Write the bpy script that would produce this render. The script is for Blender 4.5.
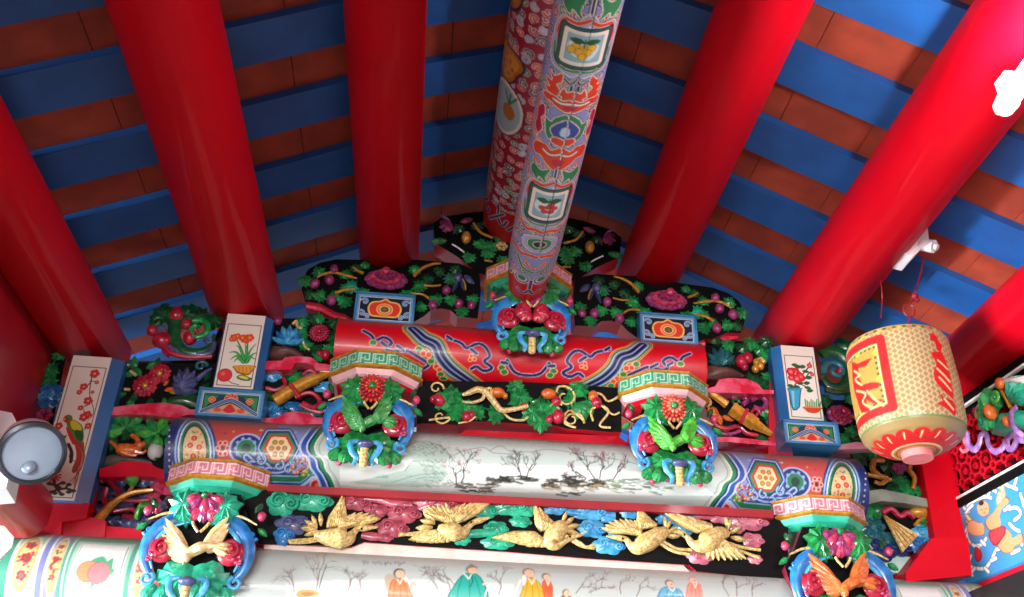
import bpy, math, random
import numpy as np
from mathutils import Vector, Matrix
for _o in list(bpy.data.objects): bpy.data.objects.remove(_o)
S = bpy.context.scene
COL = S.collection
PI = math.pi
# ------------------------------------------------------------------ camera
CAM = Vector((0.0, -3.5, 1.6))
PITCH, YAW, ROLL, FPX = 0.53084062, -0.08495524, 0.03001987, 972.55
_f = Vector((-math.sin(YAW)*math.cos(PITCH), math.cos(YAW)*math.cos(PITCH), math.sin(PITCH)))
_r = Vector((math.cos(YAW), math.sin(YAW), 0)); _u = _r.cross(_f)
_r, _u = _r*math.cos(ROLL)+_u*math.sin(ROLL), -_r*math.sin(ROLL)+_u*math.cos(ROLL)
cd = bpy.data.cameras.new('camera'); cam = bpy.data.objects.new('camera', cd); COL.objects.link(cam)
cam.matrix_world = Matrix(((_r.x,_u.x,-_f.x,CAM.x),(_r.y,_u.y,-_f.y,CAM.y),(_r.z,_u.z,-_f.z,CAM.z),(0,0,0,1)))
cd.sensor_width = 36; cd.lens = 36*FPX/1024; cd.clip_start = .05; cd.clip_end = 200
S.camera = cam
# ------------------------------------------------------------------ light
S.view_settings.view_transform = 'Standard'; S.view_settings.look = 'None'
S.view_settings.gamma = 1; S.view_settings.use_curve_mapping = False
S.view_settings.exposure = 0.25
wd = bpy.data.worlds.new('overcast_sky'); S.world = wd; wd.use_nodes = True
wb = wd.node_tree.nodes['Background']; wb.inputs[0].default_value = (.86,.93,1,1); wb.inputs[1].default_value = .42
def area_light(name, loc, target, sx, sy, power, col=(1,1,1)):
    l = bpy.data.lights.new(name, 'AREA'); l.shape = 'RECTANGLE'; l.size = sx; l.size_y = sy
    l.energy = power; l.color = col
    o = bpy.data.objects.new(name, l); COL.objects.link(o); o.location = loc
    o.rotation_euler = (Vector(target)-Vector(loc)).to_track_quat('-Z', 'Y').to_euler()
    return o
# daylight entering the open sides of the pavilion (courtyard behind the camera, and either flank)
area_light('courtyard_daylight', (-2.6,-13.5,.8), (.5,0,3.1), 6.0, 1.4, 1250, (1,.98,.96))
area_light('right_side_daylight', (5.6,-1.6,.6), (-.4,-.6,3.8), 2.4, 1.8, 8, (.95,.98,1))
area_light('left_side_daylight', (-6.6,-1.8,.25), (1.2,-.6,3.8), 3.2, 2.0, 2300, (.95,.98,1))

# ------------------------------------------------------------------ pixel rays met with real planes
def ray(x, y): return _f + _r*((x-512)/FPX) - _u*((y-298.5)/FPX)
def un(x, y, Y=0.0):
    d = ray(x,y); return CAM + d*((Y-CAM.y)/d.y)
def unx(x, y, X):
    d = ray(x,y); return CAM + d*((X-CAM.x)/d.x)
def unz(x, y, Z):
    d = ray(x,y); return CAM + d*((Z-CAM.z)/d.z)
def K(x0, y0, s):
    return lambda x, y: (x0+x/s, y0+y/s)
# ------------------------------------------------------------------ colour and material
def lin(c):
    if isinstance(c, str):
        c = c.lstrip('#'); c = [int(c[i:i+2],16)/255 for i in (0,2,4)]
    return tuple(((v/12.92) if v <= .04045 else ((v+.055)/1.055)**2.4) for v in c[:3])
MATS = {}
def mat(name, c1, c2=None, rough=.35, coat=.3, scale=18, metal=0, bump=.0, emit=0):
    if name in MATS: return MATS[name]
    m = bpy.data.materials.new(name); m.use_nodes = True; nt = m.node_tree; b = nt.nodes['Principled BSDF']
    b.inputs['Roughness'].default_value = rough; b.inputs['Metallic'].default_value = metal
    b.inputs['Coat Weight'].default_value = coat; b.inputs['Coat Roughness'].default_value = .12
    c1 = lin(c1); c2 = lin(c2) if c2 else tuple(v*.82 for v in c1)
    tc = nt.nodes.new('ShaderNodeTexCoord'); nz = nt.nodes.new('ShaderNodeTexNoise'); nz.inputs['Scale'].default_value = scale
    nz.inputs['Detail'].default_value = 3
    rp = nt.nodes.new('ShaderNodeValToRGB'); rp.color_ramp.elements[0].position = .38; rp.color_ramp.elements[1].position = .64
    rp.color_ramp.elements[0].color = (*c2,1); rp.color_ramp.elements[1].color = (*c1,1)
    nt.links.new(tc.outputs['Object'], nz.inputs['Vector']); nt.links.new(nz.outputs['Fac'], rp.inputs['Fac'])
    nt.links.new(rp.outputs['Color'], b.inputs['Base Color'])
    if bump:
        bp = nt.nodes.new('ShaderNodeBump'); bp.inputs['Strength'].default_value = bump; bp.inputs['Distance'].default_value = .01
        nt.links.new(nz.outputs['Fac'], bp.inputs['Height']); nt.links.new(bp.outputs['Normal'], b.inputs['Normal'])
    if emit:
        b.inputs['Emission Color'].default_value = (*c1,1); b.inputs['Emission Strength'].default_value = emit
    MATS[name] = m; return m
def paintmat(name, rough=.3, coat=.35, dust=0):
    if name in MATS: return MATS[name]
    m = bpy.data.materials.new(name); m.use_nodes = True; nt = m.node_tree; b = nt.nodes['Principled BSDF']
    a = nt.nodes.new('ShaderNodeAttribute'); a.attribute_name = 'paint'
    nz = nt.nodes.new('ShaderNodeTexNoise'); nz.inputs['Scale'].default_value = 30
    mx = nt.nodes.new('ShaderNodeMixRGB'); mx.blend_type = 'MULTIPLY'; mx.inputs[0].default_value = .12
    nt.links.new(a.outputs['Color'], mx.inputs[1]); nt.links.new(nz.outputs['Fac'], mx.inputs[2]); nt.links.new(mx.outputs[0], b.inputs['Base Color'])
    b.inputs['Roughness'].default_value = rough; b.inputs['Coat Weight'].default_value = coat; b.inputs['Coat Roughness'].default_value = .1
    MATS[name] = m; return m
RED = mat('lacquer_red', '#d8021d', '#d0001a', .55, .07, 3)
RED.node_tree.nodes['Principled BSDF'].inputs['Specular IOR Level'].default_value = .12
RED.node_tree.nodes['Principled BSDF'].inputs['Coat Roughness'].default_value = .05
DRED = mat('panel_red', '#b8102a', '#a80c22', .4, .25, 5)
PINK = mat('glossy_pink_red', '#d8405c', '#c01030', .25, .6, 14)
BLACK = mat('black_ground', '#060709', '#030405', .6, 0, 20)
BLACK.node_tree.nodes['Principled BSDF'].inputs['Specular IOR Level'].default_value = .15
BLUEP = mat('sky_blue_paint', '#185fae', '#14549c', .5, .05, 6)
TILE = mat('terracotta_tile', '#b2482e', '#943824', .75, 0, 7, bump=.2)
LEAF = mat('leaf_green', '#1f9a4e', '#0c6a34', .35, .4, 40)
LEAFD = mat('dark_leaf_green', '#0e5c2c', '#093f22', .35, .4, 40)
LEAFL = mat('light_leaf_green', '#58bd4a', '#2e9a3c', .35, .4, 40)
TEAL = mat('teal_green', '#2fb892', '#169070', .35, .4, 30)
DTEAL = mat('dark_teal', '#1d6f74', '#104a58', .35, .4, 30)
BLUE = mat('carved_blue', '#2a86c8', '#1560a4', .35, .4, 30)
SKY = mat('carved_light_blue', '#58b8e0', '#2a8cc8', .35, .4, 40)
NAVY = mat('carved_navy', '#1c3c78', '#12285a', .4, .3, 30)
GREYB = mat('slate_blue', '#56608e', '#3a4270', .4, .3, 40)
CRIM = mat('crimson', '#c02040', '#98122c', .35, .4, 40)
ROSE = mat('rose', '#d0486c', '#b02a52', .35, .4, 50)
PURP = mat('peony_purple', '#a8407c', '#7c2458', .35, .4, 60)
LILAC = mat('lilac', '#b48ac8', '#8e5fa8', .35, .4, 40)
GOLD = mat('gold_paint', '#d8a040', '#b87c20', .3, .3, 50, metal=.25)
PGOLD = mat('pale_gold', '#e6d296', '#b8964a', .4, .2, 110, metal=.05, bump=.25)
CREAM = mat('cream_paint', '#eedcb0', '#d8bc86', .4, .3, 40)
ORNG = mat('orange_paint', '#e07a30', '#c85a22', .35, .4, 40)
BROWN = mat('brown_rock', '#6e4038', '#4e2c28', .55, .1, 30)
GREY = mat('grey_rock', '#66605c', '#4a4644', .6, .1, 30)
WHITEP = mat('white_plastic', '#eeeef2', '#e2e2e8', .4, .2, 8)
STONEW = mat('dusty_white_paint', '#d8d8d4', '#c8c8c4', .5, .1, 8)
STEEL = mat('dark_steel', '#4a5058', '#3a3e46', .3, .2, 8, metal=.6)
PAINT = paintmat('painted_lacquer', .42, .12); PAINTM = paintmat('painted_matte', .5, .1)
# ------------------------------------------------------------------ mesh building
class MB:
    def __init__(s): s.v = []; s.f = []; s.m = []; s.mats = []
    def mi(s, m):
        if m not in s.mats: s.mats.append(m)
        return s.mats.index(m)
    def add(s, vs, fs, m):
        k = len(s.v); i = s.mi(m); s.v += [tuple(p) for p in vs]
        for f in fs: s.f.append(tuple(a+k for a in f)); s.m.append(i)
    def box(s, a, b, m, M=None):
        a, b = Vector(a), Vector(b)
        vs = [Vector((x,y,z)) for x in (a.x,b.x) for y in (a.y,b.y) for z in (a.z,b.z)]
        if M: vs = [M@p for p in vs]
        s.add(vs, [(0,1,3,2),(4,6,7,5),(0,4,5,1),(2,3,7,6),(0,2,6,4),(1,5,7,3)], m)
    def prism(s, front, back, m, mside=None):     # two matching outlines
        n = len(front); s.add(list(front)+list(back), [tuple(range(n))], m)
        k = len(s.v)-2*n; i = s.mi(mside or m)
        s.f.append(tuple(range(k+2*n-1, k+n-1, -1))); s.m.append(i)
        for j in range(n):
            q = (j+1)%n; s.f.append((k+j, k+n+j, k+n+q, k+q)); s.m.append(i)
    def sweep(s, path, rad, m, seg=8, sub=4, flat=1.0, cap=True):
        pts = [Vector(p) for p in path]; n = len(pts)
        rr = rad if hasattr(rad,'__len__') else [rad]*n
        if len(rr) != n: rr = list(np.interp(np.linspace(0,1,n), np.linspace(0,1,len(rr)), rr))
        if sub > 1 and n > 2:
            P = []; R = []
            for i in range(n-1):
                p0 = pts[max(i-1,0)]; p1 = pts[i]; p2 = pts[i+1]; p3 = pts[min(i+2,n-1)]
                for k in range(sub):
                    t = k/sub; P.append(.5*((2*p1)+(p2-p0)*t+(2*p0-5*p1+4*p2-p3)*t*t+(3*p1-p0-3*p2+p3)*t**3)); R.append(rr[i]*(1-t)+rr[i+1]*t)
            P.append(pts[-1]); R.append(rr[-1])
        else: P = pts; R = rr
        vs = []; N = len(P)
        for i in range(N):
            d = (P[min(i+1,N-1)]-P[max(i-1,0)])
            if d.length < 1e-7: d = Vector((1,0,0))
            d.normalize(); up = Vector((0,-1,0))
            if abs(d.dot(up)) > .95: up = Vector((0,0,1))
            a = d.cross(up).normalized(); b = a.cross(d).normalized()
            for k in range(seg):
                an = 2*PI*k/seg; vs.append(P[i]+a*(math.cos(an)*R[i])+b*(math.sin(an)*R[i]*flat))
        fs = [(i*seg+k, i*seg+(k+1)%seg, (i+1)*seg+(k+1)%seg, (i+1)*seg+k) for i in range(N-1) for k in range(seg)]
        if cap: fs += [tuple(range(seg-1,-1,-1)), tuple(range((N-1)*seg, N*seg))]
        s.add(vs, fs, m)
    def ball(s, c, r, m, sx=1, sy=1, sz=1, ang=0, nu=10, nv=7):
        c = Vector(c); vs = []; ca, sa = math.cos(ang), math.sin(ang)
        for j in range(nv+1):
            t = PI*j/nv
            for i in range(nu):
                a = 2*PI*i/nu; x = r*sx*math.sin(t)*math.cos(a); y = r*sy*math.sin(t)*math.sin(a); z = r*sz*math.cos(t)
                vs.append(c+Vector((x*ca-z*sa, y, x*sa+z*ca)))
        s.add(vs, [(j*nu+i, j*nu+(i+1)%nu, (j+1)*nu+(i+1)%nu, (j+1)*nu+i) for j in range(nv) for i in range(nu)], m)
    def dome(s, out, y0, h, m, c=None, rings=3, back=.012, fold=None, mtop=None):
        # outline [(x,z)] carved in relief: rim at y0, crown h toward the viewer (-Y)
        n = len(out); cx = sum(p[0] for p in out)/n; cz = sum(p[1] for p in out)/n
        if c: cx, cz = c
        vs = [(x, y0+back, z) for x,z in out] + [(x, y0, z) for x,z in out]
        for k in range(1, rings):
            t = k/rings
            for i,(x,z) in enumerate(out):
                hh = h*math.sin(t*PI/2)*(1+(fold[i] if fold else 0)*(1-t))
                vs.append((x+(cx-x)*t, y0-hh, z+(cz-z)*t))
        vs.append((cx, y0-h*(.85 if fold else 1), cz)); L = len(vs)-1
        fs = [(k*n+i, k*n+(i+1)%n, (k+1)*n+(i+1)%n, (k+1)*n+i) for k in range(rings) for i in range(n)]
        fs += [(rings*n+i, rings*n+(i+1)%n, L) for i in range(n)]
        s.add(vs, fs, m)
        if mtop:
            i2 = s.mi(mtop); nf = n*(rings-1)+n
            for q in range(len(s.m)-n-n*(rings-2) if rings > 2 else len(s.m)-n, len(s.m)): s.m[q] = i2
    def build(s, name, parent=None, smooth=True, **kw):
        me = bpy.data.meshes.new(name); off = Vector((0,0,0))
        if parent is not None:
            p = parent
            while p is not None: off = off+Vector(p.location); p = p.parent
        me.from_pydata([Vector(v)-off for v in s.v], [], s.f)
        for m in s.mats: me.materials.append(m)
        me.polygons.foreach_set('material_index', s.m)
        me.update()
        import bmesh
        bm = bmesh.new(); bm.from_mesh(me); bmesh.ops.remove_doubles(bm, verts=bm.verts, dist=1e-6)
        bmesh.ops.recalc_face_normals(bm, faces=bm.faces); bm.to_mesh(me); bm.free()
        if smooth:
            me.polygons.foreach_set('use_smooth', [True]*len(me.polygons)); me.set_sharp_from_angle(angle=math.radians(smooth if smooth is not True else 50))
        o = bpy.data.objects.new(name, me); COL.objects.link(o)
        if parent is not None: o.parent = parent
        for k,v in kw.items(): o[k] = v
        return o
def thing(name, label, cat, loc, group=None):
    o = bpy.data.objects.new(name, None); COL.objects.link(o); o.location = loc; o.empty_display_size = .05
    o['label'] = label; o['category'] = cat
    if group: o['group'] = group
    return o
def tag(o, label, cat, group=None):
    o['label'] = label; o['category'] = cat
    if group: o['group'] = group
    return o
# ------------------------------------------------------------------ paint canvas -> colour attribute on a fine mesh
class Canvas:
    def __init__(s, u0, u1, v0, v1, res, bg, pm=None):
        s.u0,s.u1,s.v0,s.v1,s.res = u0,u1,v0,v1,res
        s.W = int((u1-u0)*res)+1; s.H = int((v1-v0)*res)+1
        s.a = np.empty((s.H,s.W,3), np.float32); s.a[:] = lin(bg); s.pm = pm
    def pt(s, p): return s.pm(*p) if s.pm else p
    def _smooth(s, P, closed, n=6):
        P = [np.array(p,float) for p in P]; N = len(P); out = []
        if N < 3: return P
        for i in range(N if closed else N-1):
            g = (lambda k: P[k%N]) if closed else (lambda k: P[min(max(k,0),N-1)])
            p0,p1,p2,p3 = g(i-1),g(i),g(i+1),g(i+2)
            for k in range(n):
                t = k/n; out.append(.5*((2*p1)+(p2-p0)*t+(2*p0-5*p1+4*p2-p3)*t*t+(3*p1-p0-3*p2+p3)*t**3))
        if not closed: out.append(P[-1])
        return out
    def _box(s, lo, hi):
        i0 = max(0,int((lo[0]-s.u0)*s.res)-1); i1 = min(s.W,int((hi[0]-s.u0)*s.res)+3)
        j0 = max(0,int((lo[1]-s.v0)*s.res)-1); j1 = min(s.H,int((hi[1]-s.v0)*s.res)+3)
        if i0 >= i1 or j0 >= j1: return None
        U,V = np.meshgrid(s.u0+np.arange(i0,i1)/s.res, s.v0+np.arange(j0,j1)/s.res); return i0,i1,j0,j1,U,V
    def _put(s, B, cov, col, al=1):
        i0,i1,j0,j1 = B[:4]; cov = (np.clip(cov,0,1)*al)[...,None].astype(np.float32)
        s.a[j0:j1,i0:i1] = s.a[j0:j1,i0:i1]*(1-cov)+np.array(lin(col),np.float32)*cov
    def poly(s, pts, col, smooth=False, raw=False, al=1):
        P = [p if raw else s.pt(p) for p in pts]
        if smooth: P = s._smooth(P, True)
        P = np.array(P,float); B = s._box(P.min(0), P.max(0))
        if B is None: return
        U,V = B[4],B[5]; ins = np.zeros(U.shape,bool); n = len(P)
        for i in range(n):
            x1,y1 = P[i]; x2,y2 = P[(i+1)%n]
            if y1 == y2: continue
            ins ^= ((y1>V)!=(y2>V)) & (U < (x2-x1)*(V-y1)/(y2-y1)+x1)
        s._put(B, ins.astype(float), col, al)
    def line(s, pts, col, w, closed=False, smooth=False, raw=False, al=1, taper=False):
        P = [p if raw else s.pt(p) for p in pts]
        if smooth: P = s._smooth(P, closed)
        elif closed: P = list(P)
        if closed: P = P+[P[0]]
        P = np.array(P,float); B = s._box(P.min(0)-w, P.max(0)+w)
        if B is None: return
        U,V = B[4],B[5]; D = np.full(U.shape,-1e9); n = len(P)-1
        for i in range(n):
            a,b = P[i],P[i+1]; d = b-a; L = d@d
            t = np.clip(((U-a[0])*d[0]+(V-a[1])*d[1])/L,0,1) if L > 1e-14 else 0*U
            ww = w/2*((1-(i+t)/n*.85) if taper else 1)
            D = np.maximum(D, ww-np.hypot(U-a[0]-t*d[0], V-a[1]-t*d[1]))
        s._put(B, D*s.res+.5, col, al)
    def disc(s, c, r, col, sx=1, raw=False, al=1):
        c = c if raw else s.pt(c); B = s._box((c[0]-r*sx,c[1]-r),(c[0]+r*sx,c[1]+r))
        if B is None: return
        s._put(B, (r-np.hypot((B[4]-c[0])/sx,B[5]-c[1]))*s.res+.5, col, al)
    def sample(s, U, V):
        x = np.clip((U-s.u0)*s.res,0,s.W-1.001); y = np.clip((V-s.v0)*s.res,0,s.H-1.001)
        i = x.astype(int); j = y.astype(int); i1=np.minimum(i+1,s.W-1); j1=np.minimum(j+1,s.H-1); fx=(x-i)[...,None]; fy=(y-j)[...,None]
        a = s.a; return (a[j,i]*(1-fx)+a[j,i1]*fx)*(1-fy)+(a[j1,i]*(1-fx)+a[j1,i1]*fx)*fy
def grid_mesh(name, us, vs, fpos, cv, material, parent=None, wrap=False, extra=None, **kw):
    # vertices over us x vs, position fpos(U,V)->(x,y,z arrays), colour sampled from canvas
    U,V = np.meshgrid(us,vs); X,Y,Z = fpos(U,V); nu,nv = len(us),len(vs)
    off = Vector((0,0,0)); p = parent
    while p is not None: off = off+Vector(p.location); p = p.parent
    co = np.stack([X-off.x,Y-off.y,Z-off.z],-1).reshape(-1,3).astype(np.float32)
    idx = np.arange(nu*nv).reshape(nv,nu)
    f = np.stack([idx[:-1,:-1],idx[:-1,1:],idx[1:,1:],idx[1:,:-1]],-1).reshape(-1,4)
    if wrap:
        f = np.concatenate([f, np.stack([idx[:-1,-1],idx[:-1,0],idx[1:,0],idx[1:,-1]],-1).reshape(-1,4)])
    col = cv.sample(U,V).reshape(-1,3)
    faces = f.tolist(); cols = col; mi = [0]*len(faces)
    if extra:                                      # plain extra faces (ends, backs): list of (verts, faces, colour)
        for ev,ef,ec in extra:
            k = len(co); co = np.concatenate([co, (np.array([list(v) for v in ev])-np.array(off)).astype(np.float32)])
            faces += [tuple(a+k for a in q) for q in ef]; cols = np.concatenate([cols, np.tile(np.array(lin(ec)),(len(ev),1))])
    me = bpy.data.meshes.new(name); me.from_pydata(co.tolist(), [], faces); me.materials.append(material)
    at = me.color_attributes.new('paint','FLOAT_COLOR','POINT')
    at.data.foreach_set('color', np.concatenate([cols, np.ones((len(cols),1))],1).astype(np.float32).ravel())
    me.polygons.foreach_set('use_smooth', [True]*len(me.polygons)); me.set_sharp_from_angle(angle=math.radians(40)); me.update()
    o = bpy.data.objects.new(name, me); COL.objects.link(o)
    if parent is not None: o.parent = parent
    for k,v in kw.items(): o[k] = v
    return o
# ------------------------------------------------------------------ roof
XC = 0.360                                   # middle of the gable
PR = .14
# roof profile (underside of the rafters) above the purlins: X offset from XC, z
PROF = [(0,4.25),(.58,4.045),(1.17,3.765),(1.74,3.505),(2.4,3.26),(3.1,3.05)]
def roof_z(dx):
    dx = abs(dx); return float(np.interp(dx, [p[0] for p in PROF], [p[1] for p in PROF]))
RN, RW, RT = .36, .178, .032
ordn = ['first','second','third','fourth','fifth','sixth','seventh','eighth','ninth','tenth','eleventh','twelfth','thirteenth','fourteenth','fifteenth','sixteenth','seventeenth','eighteenth']
for side in (-1,1):
    for k in range(-6, 9):
        y0 = -.895+k*RN; mb = MB(); fr = []; bk = []
        prof = PROF if side > 0 else PROF
        pts = [(XC+side*d, z) for d,z in prof]
        low = [(x,z) for x,z in pts]; top = [(x,z+RT) for x,z in reversed(pts)]
        if side < 0: pass
        out = low+top
        mb.prism([(x,y0,z) for x,z in out], [(x,y0+RW,z) for x,z in out], BLUEP)
        o = mb.build('roof_rafter', smooth=False)
        sd = 'left' if side < 0 else 'right'
        j = k+8
        w = 'in front of' if y0 < -.1 else 'behind'
        n = (-1-k if y0 < -.1 else k-2)
        n = abs(int(round((y0+.0)/RN)))
        if y0 < -.1: lab = 'flat blue rafter of the %s roof slope, %s in front of the carved gable frame' % (sd, ordn[2-k] if k <= 2 else '')
        else: lab = 'flat blue rafter of the %s roof slope, %s behind the carved gable frame' % (sd, ordn[k-3])
        tag(o, lab, 'rafter', 'blue rafters of the %s slope' % sd)
    # tile bed between and above the rafters: short tiles with fine joints
    mb = MB(); mb2 = MB()
    dd = [p[0] for p in PROF]; L = 3.0; step = .265
    tx = np.arange(.02 if side > 0 else .12, L, step)
    for k in range(-9, 9):
        y0 = -.895+RW+k*RN; off = .0 if k % 2 else .0
        xs = [0]+[float(t) for t in tx]+[3.0]
        for a,b in zip(xs[:-1], xs[1:]):
            cuts = [a+.0015]+[d for d in dd if a+.0015 < d < b-.0015]+[b-.0015]
            lo = [(XC+side*c, roof_z(c)+RT+.001) for c in cuts]; hi = [(x,z+.02) for x,z in reversed(lo)]
            o_ = lo+hi; mb.prism([(x,y0-.02,z) for x,z in o_],[(x,y0+RN-RW+.02,z) for x,z in o_], TILE)
    o = mb.build('ceiling', smooth=False, kind='structure')
# dark roof deck over the tiles
mb = MB()
pts = [(XC-d, z+RT+.022) for d,z in reversed(PROF)]+[(XC+d, z+RT+.022) for d,z in PROF[1:]]
up = [(x,z+.05) for x,z in reversed(pts)]
mb.prism([(x,-5.5,z) for x,z in pts+up],[(x,2.6,z) for x,z in pts+up], mat('dark_roof_deck','#1a1210',rough=.9,coat=0))
mb.build('ceiling', smooth=False, kind='structure')
# unseen lintel added behind the viewer to block courtyard light from the rafters
mb = MB(); mb.box((XC-3.1,-5.2,2.62),(XC+3.1,-5.0,4.0), DRED); mb.build('light_blocking_beam', smooth=False, kind='structure')
# floor
mb = MB(); mb.box((-9,-12,-.1),(10,9,0), mat('stone_floor','#b8b0a6','#a49c92',.6,.1,2)); mb.build('floor', smooth=False, kind='structure')

# ------------------------------------------------------------------ red purlins
def purlin(x, z, r, y0, label, y1=.24):
    mb = MB(); seg = 56
    vs = []; ys = [y0, y1-.012, y1]; rs = [r, r, r-.012]
    for yy,rr in zip(ys,rs):
        for k in range(seg):
            a = 2*PI*k/seg; vs.append((x+rr*math.cos(a), yy, z+rr*math.sin(a)))
    fs = [(i*seg+k, i*seg+(k+1)%seg, (i+1)*seg+(k+1)%seg, (i+1)*seg+k) for i in range(2) for k in range(seg)]
    fs += [tuple(range(seg-1,-1,-1)), tuple(range(2*seg,3*seg))]
    mb.add(vs, fs, RED)
    return tag(mb.build('roof_purlin'), label, 'purlin')
# ------------------------------------------------------------------ purlins of the two slopes
purlin(-1.38, 3.373, .127, -4.3, 'red lacquered round purlin at the far left, dropping to the blossom-and-bird post')
purlin(-.805, 3.603, .145, -4.3, 'thick red lacquered round purlin ending above the post painted with a potted lily')
purlin(-.235, 3.885, .128, -4.3, 'red lacquered round purlin just left of the painted ridge beams')
purlin(.919, 3.912, .137, -4.3, 'red lacquered round purlin just right of the painted ridge beams')
purlin(1.548, 3.649, .148, -4.3, 'thick red lacquered round purlin that carries the white lamp holder')
purlin(2.10, 3.373, .127, -4.3, 'red lacquered round purlin at the far right, behind the woven lantern')
PX = .0041
def cyl_x(y0, z0, r):
    def pm(x, y):
        d = ray(x,y); oy, oz = CAM.y-y0, CAM.z-z0
        a = d.y*d.y+d.z*d.z; b = 2*(oy*d.y+oz*d.z); c = oy*oy+oz*oz-r*r; q = b*b-4*a*c
        t = (-b-math.sqrt(q))/(2*a) if q > 0 else -b/(2*a)
        p = CAM+d*t; th = math.atan2(p.z-z0, -(p.y-y0))
        return (p.x, r*th)
    return pm
def cyl_y(x0, z0, r):
    def pm(x, y):
        d = ray(x,y); ox, oz = CAM.x-x0, CAM.z-z0
        a = d.x*d.x+d.z*d.z; b = 2*(ox*d.x+oz*d.z); c = ox*ox+oz*oz-r*r; q = b*b-4*a*c
        t = (-b-math.sqrt(q))/(2*a) if q > 0 else -b/(2*a)
        p = CAM+d*t; th = math.atan2(p.x-x0, -(p.z-z0))
        return (p.y, r*th)
    return pm
def beam_mesh(name, cv, y0, z0, r, x0, x1, nu, nt, t0=-2.05, t1=1.35, endcol='#b01020'):
    us = np.linspace(x0,x1,nu)
    ts = np.concatenate([np.linspace(t0,t1,nt), np.linspace(t1,t0+2*PI,14)[1:]])
    V = ts*r
    def fp(U,Vv):
        T = Vv/r; return U, y0-r*np.cos(T), z0+r*np.sin(T)
    ext = []
    for X in (x0,x1):
        ring = [(X, y0-r*math.cos(a), z0+r*math.sin(a)) for a in np.linspace(0,2*PI,40,endpoint=False)]
        ext.append((ring,[tuple(range(40))],endcol))
    return grid_mesh(name, us, V, fp, cv, PAINT, extra=ext)
def curl(cv, c, r, a0, turns, col, w, raw=False, dirn=1, tail=None):
    # spiral stroke around c (canvas units)
    c = c if raw else cv.pt(c); P = []
    if tail: P.append(tail if raw else cv.pt(tail))
    n = int(14*turns)+3
    for i in range(n+1):
        t = i/n; rr = r*(1-t*.8); a = a0+dirn*2*PI*turns*t; P.append((c[0]+rr*math.cos(a), c[1]+rr*math.sin(a)))
    for ww,cc in zip(w,col): cv.line(P, cc, ww, raw=True)
def bandline(cv, pts, spec, smooth=True, closed=False):
    for w,c in spec: cv.line(pts, c, w*PX, closed=closed, smooth=smooth)
def dust(cv, s0, s1, col, amt):
    v = cv.v0+np.arange(cv.H)/cv.res; k = np.clip((v-s0)/(s1-s0),0,1)*amt; k = k[:,None,None]
    rng = np.random.default_rng(3); n = rng.random((cv.H//6+2, cv.W//6+2)).repeat(6,0).repeat(6,1)[:cv.H,:cv.W,None]
    k = np.clip(k*(.75+.35*n),0,.9); cv.a[:] = cv.a*(1-k)+np.array(lin(col),np.float32)*k
def mirror_right(cv, xc):
    i = int((xc-cv.u0)*cv.res); h = min(i, cv.W-i-1); cv.a[:, i:i+h] = cv.a[:, i-h+1:i+1][:, ::-1]
def twig(cv, p, a, L, w, col, rnd, depth=4, blos=None):
    q = (p[0]+L*math.cos(a), p[1]+L*math.sin(a)); m = ((p[0]+q[0])/2+rnd.uniform(-.12,.12)*L, (p[1]+q[1])/2+rnd.uniform(-.12,.12)*L)
    cv.line([p,m,q], col, w, raw=True)
    if depth == 0:
        if blos and rnd.random() < .6: cv.disc(q, .0035, blos, raw=True, al=.7)
        return
    for k in range(rnd.choice((2,2,3))):
        twig(cv, (p[0]+(q[0]-p[0])*rnd.uniform(.5,1), p[1]+(q[1]-p[1])*rnd.uniform(.5,1)), a+rnd.uniform(-1,1), L*rnd.uniform(.55,.85), w*.65, col, rnd, depth-1, blos)
def washes(cv, poly, n, col, lens, w, rnd, al=.5, tilt=0):
    # short brush strokes scattered inside a pixel-space box (x0,y0,x1,y1)
    x0,y0,x1,y1 = poly
    for _ in range(n):
        x = rnd.uniform(x0,x1); y = rnd.uniform(y0,y1); L = rnd.uniform(*lens); a = tilt+rnd.uniform(-.25,.25)
        cv.line([(x,y),(x+L*math.cos(a)*.5,y+L*math.sin(a)*.5+rnd.uniform(-.6,.6)),(x+L*math.cos(a),y+L*math.sin(a))], rnd.choice(col), w*rnd.uniform(.5,1.2), al=al)

# ------------------------------------------------------------------ white landscape beam
rnd = random.Random(5)
WB = (0, 2.90, .128)
pm = cyl_x(*WB); cv = Canvas(XC-1.36, XC+1.36, -.27, .18, 560, '#bccac4', pm)
k7 = K(160,400,4.975)
def k7s(L): return [k7(*p) for p in L]
# ornate end zone ground
cv.poly([(cv.u0,-.2),(-.02-.28,-.2),(-.02-.28,.3),(cv.u0,.3)], '#7f8fc4', raw=True)
ue = pm(*k7(60,260))[0]
def vb(xa, xb, col):      # full bands round the log between two K7 columns
    a = pm(*k7(xa,270))[0]; b = pm(*k7(xb,270))[0]; cv.poly([(a,-.2),(b,-.2),(b,.3),(a,.3)], col, raw=True)
vb(-60,64,'#26306c'); vb(64,74,'#9ab4e0'); vb(74,84,'#2c62b0'); vb(84,92,'#d8e6e8'); vb(92,106,'#1d8058'); vb(106,112,'#e8d8b8'); vb(112,560,'#c6504a')
for i in range(150):       # busy ground of small flecks
    x = rnd.uniform(112,790); y = rnd.uniform(140,440); cv.disc(k7(x,y), rnd.uniform(.002,.005), rnd.choice(['#c83a34','#d8b860','#2a8a58','#3a50a8','#e6e0cc','#a8c4e8']))
for j in range(9): cv.disc(k7(46, 150+30*j), .003, '#d8dcf0')
el = lambda cx,cy,rx,ry,n=18: [k7(cx+rx*math.cos(2*PI*i/n), cy+ry*math.sin(2*PI*i/n)) for i in range(n)]
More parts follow.
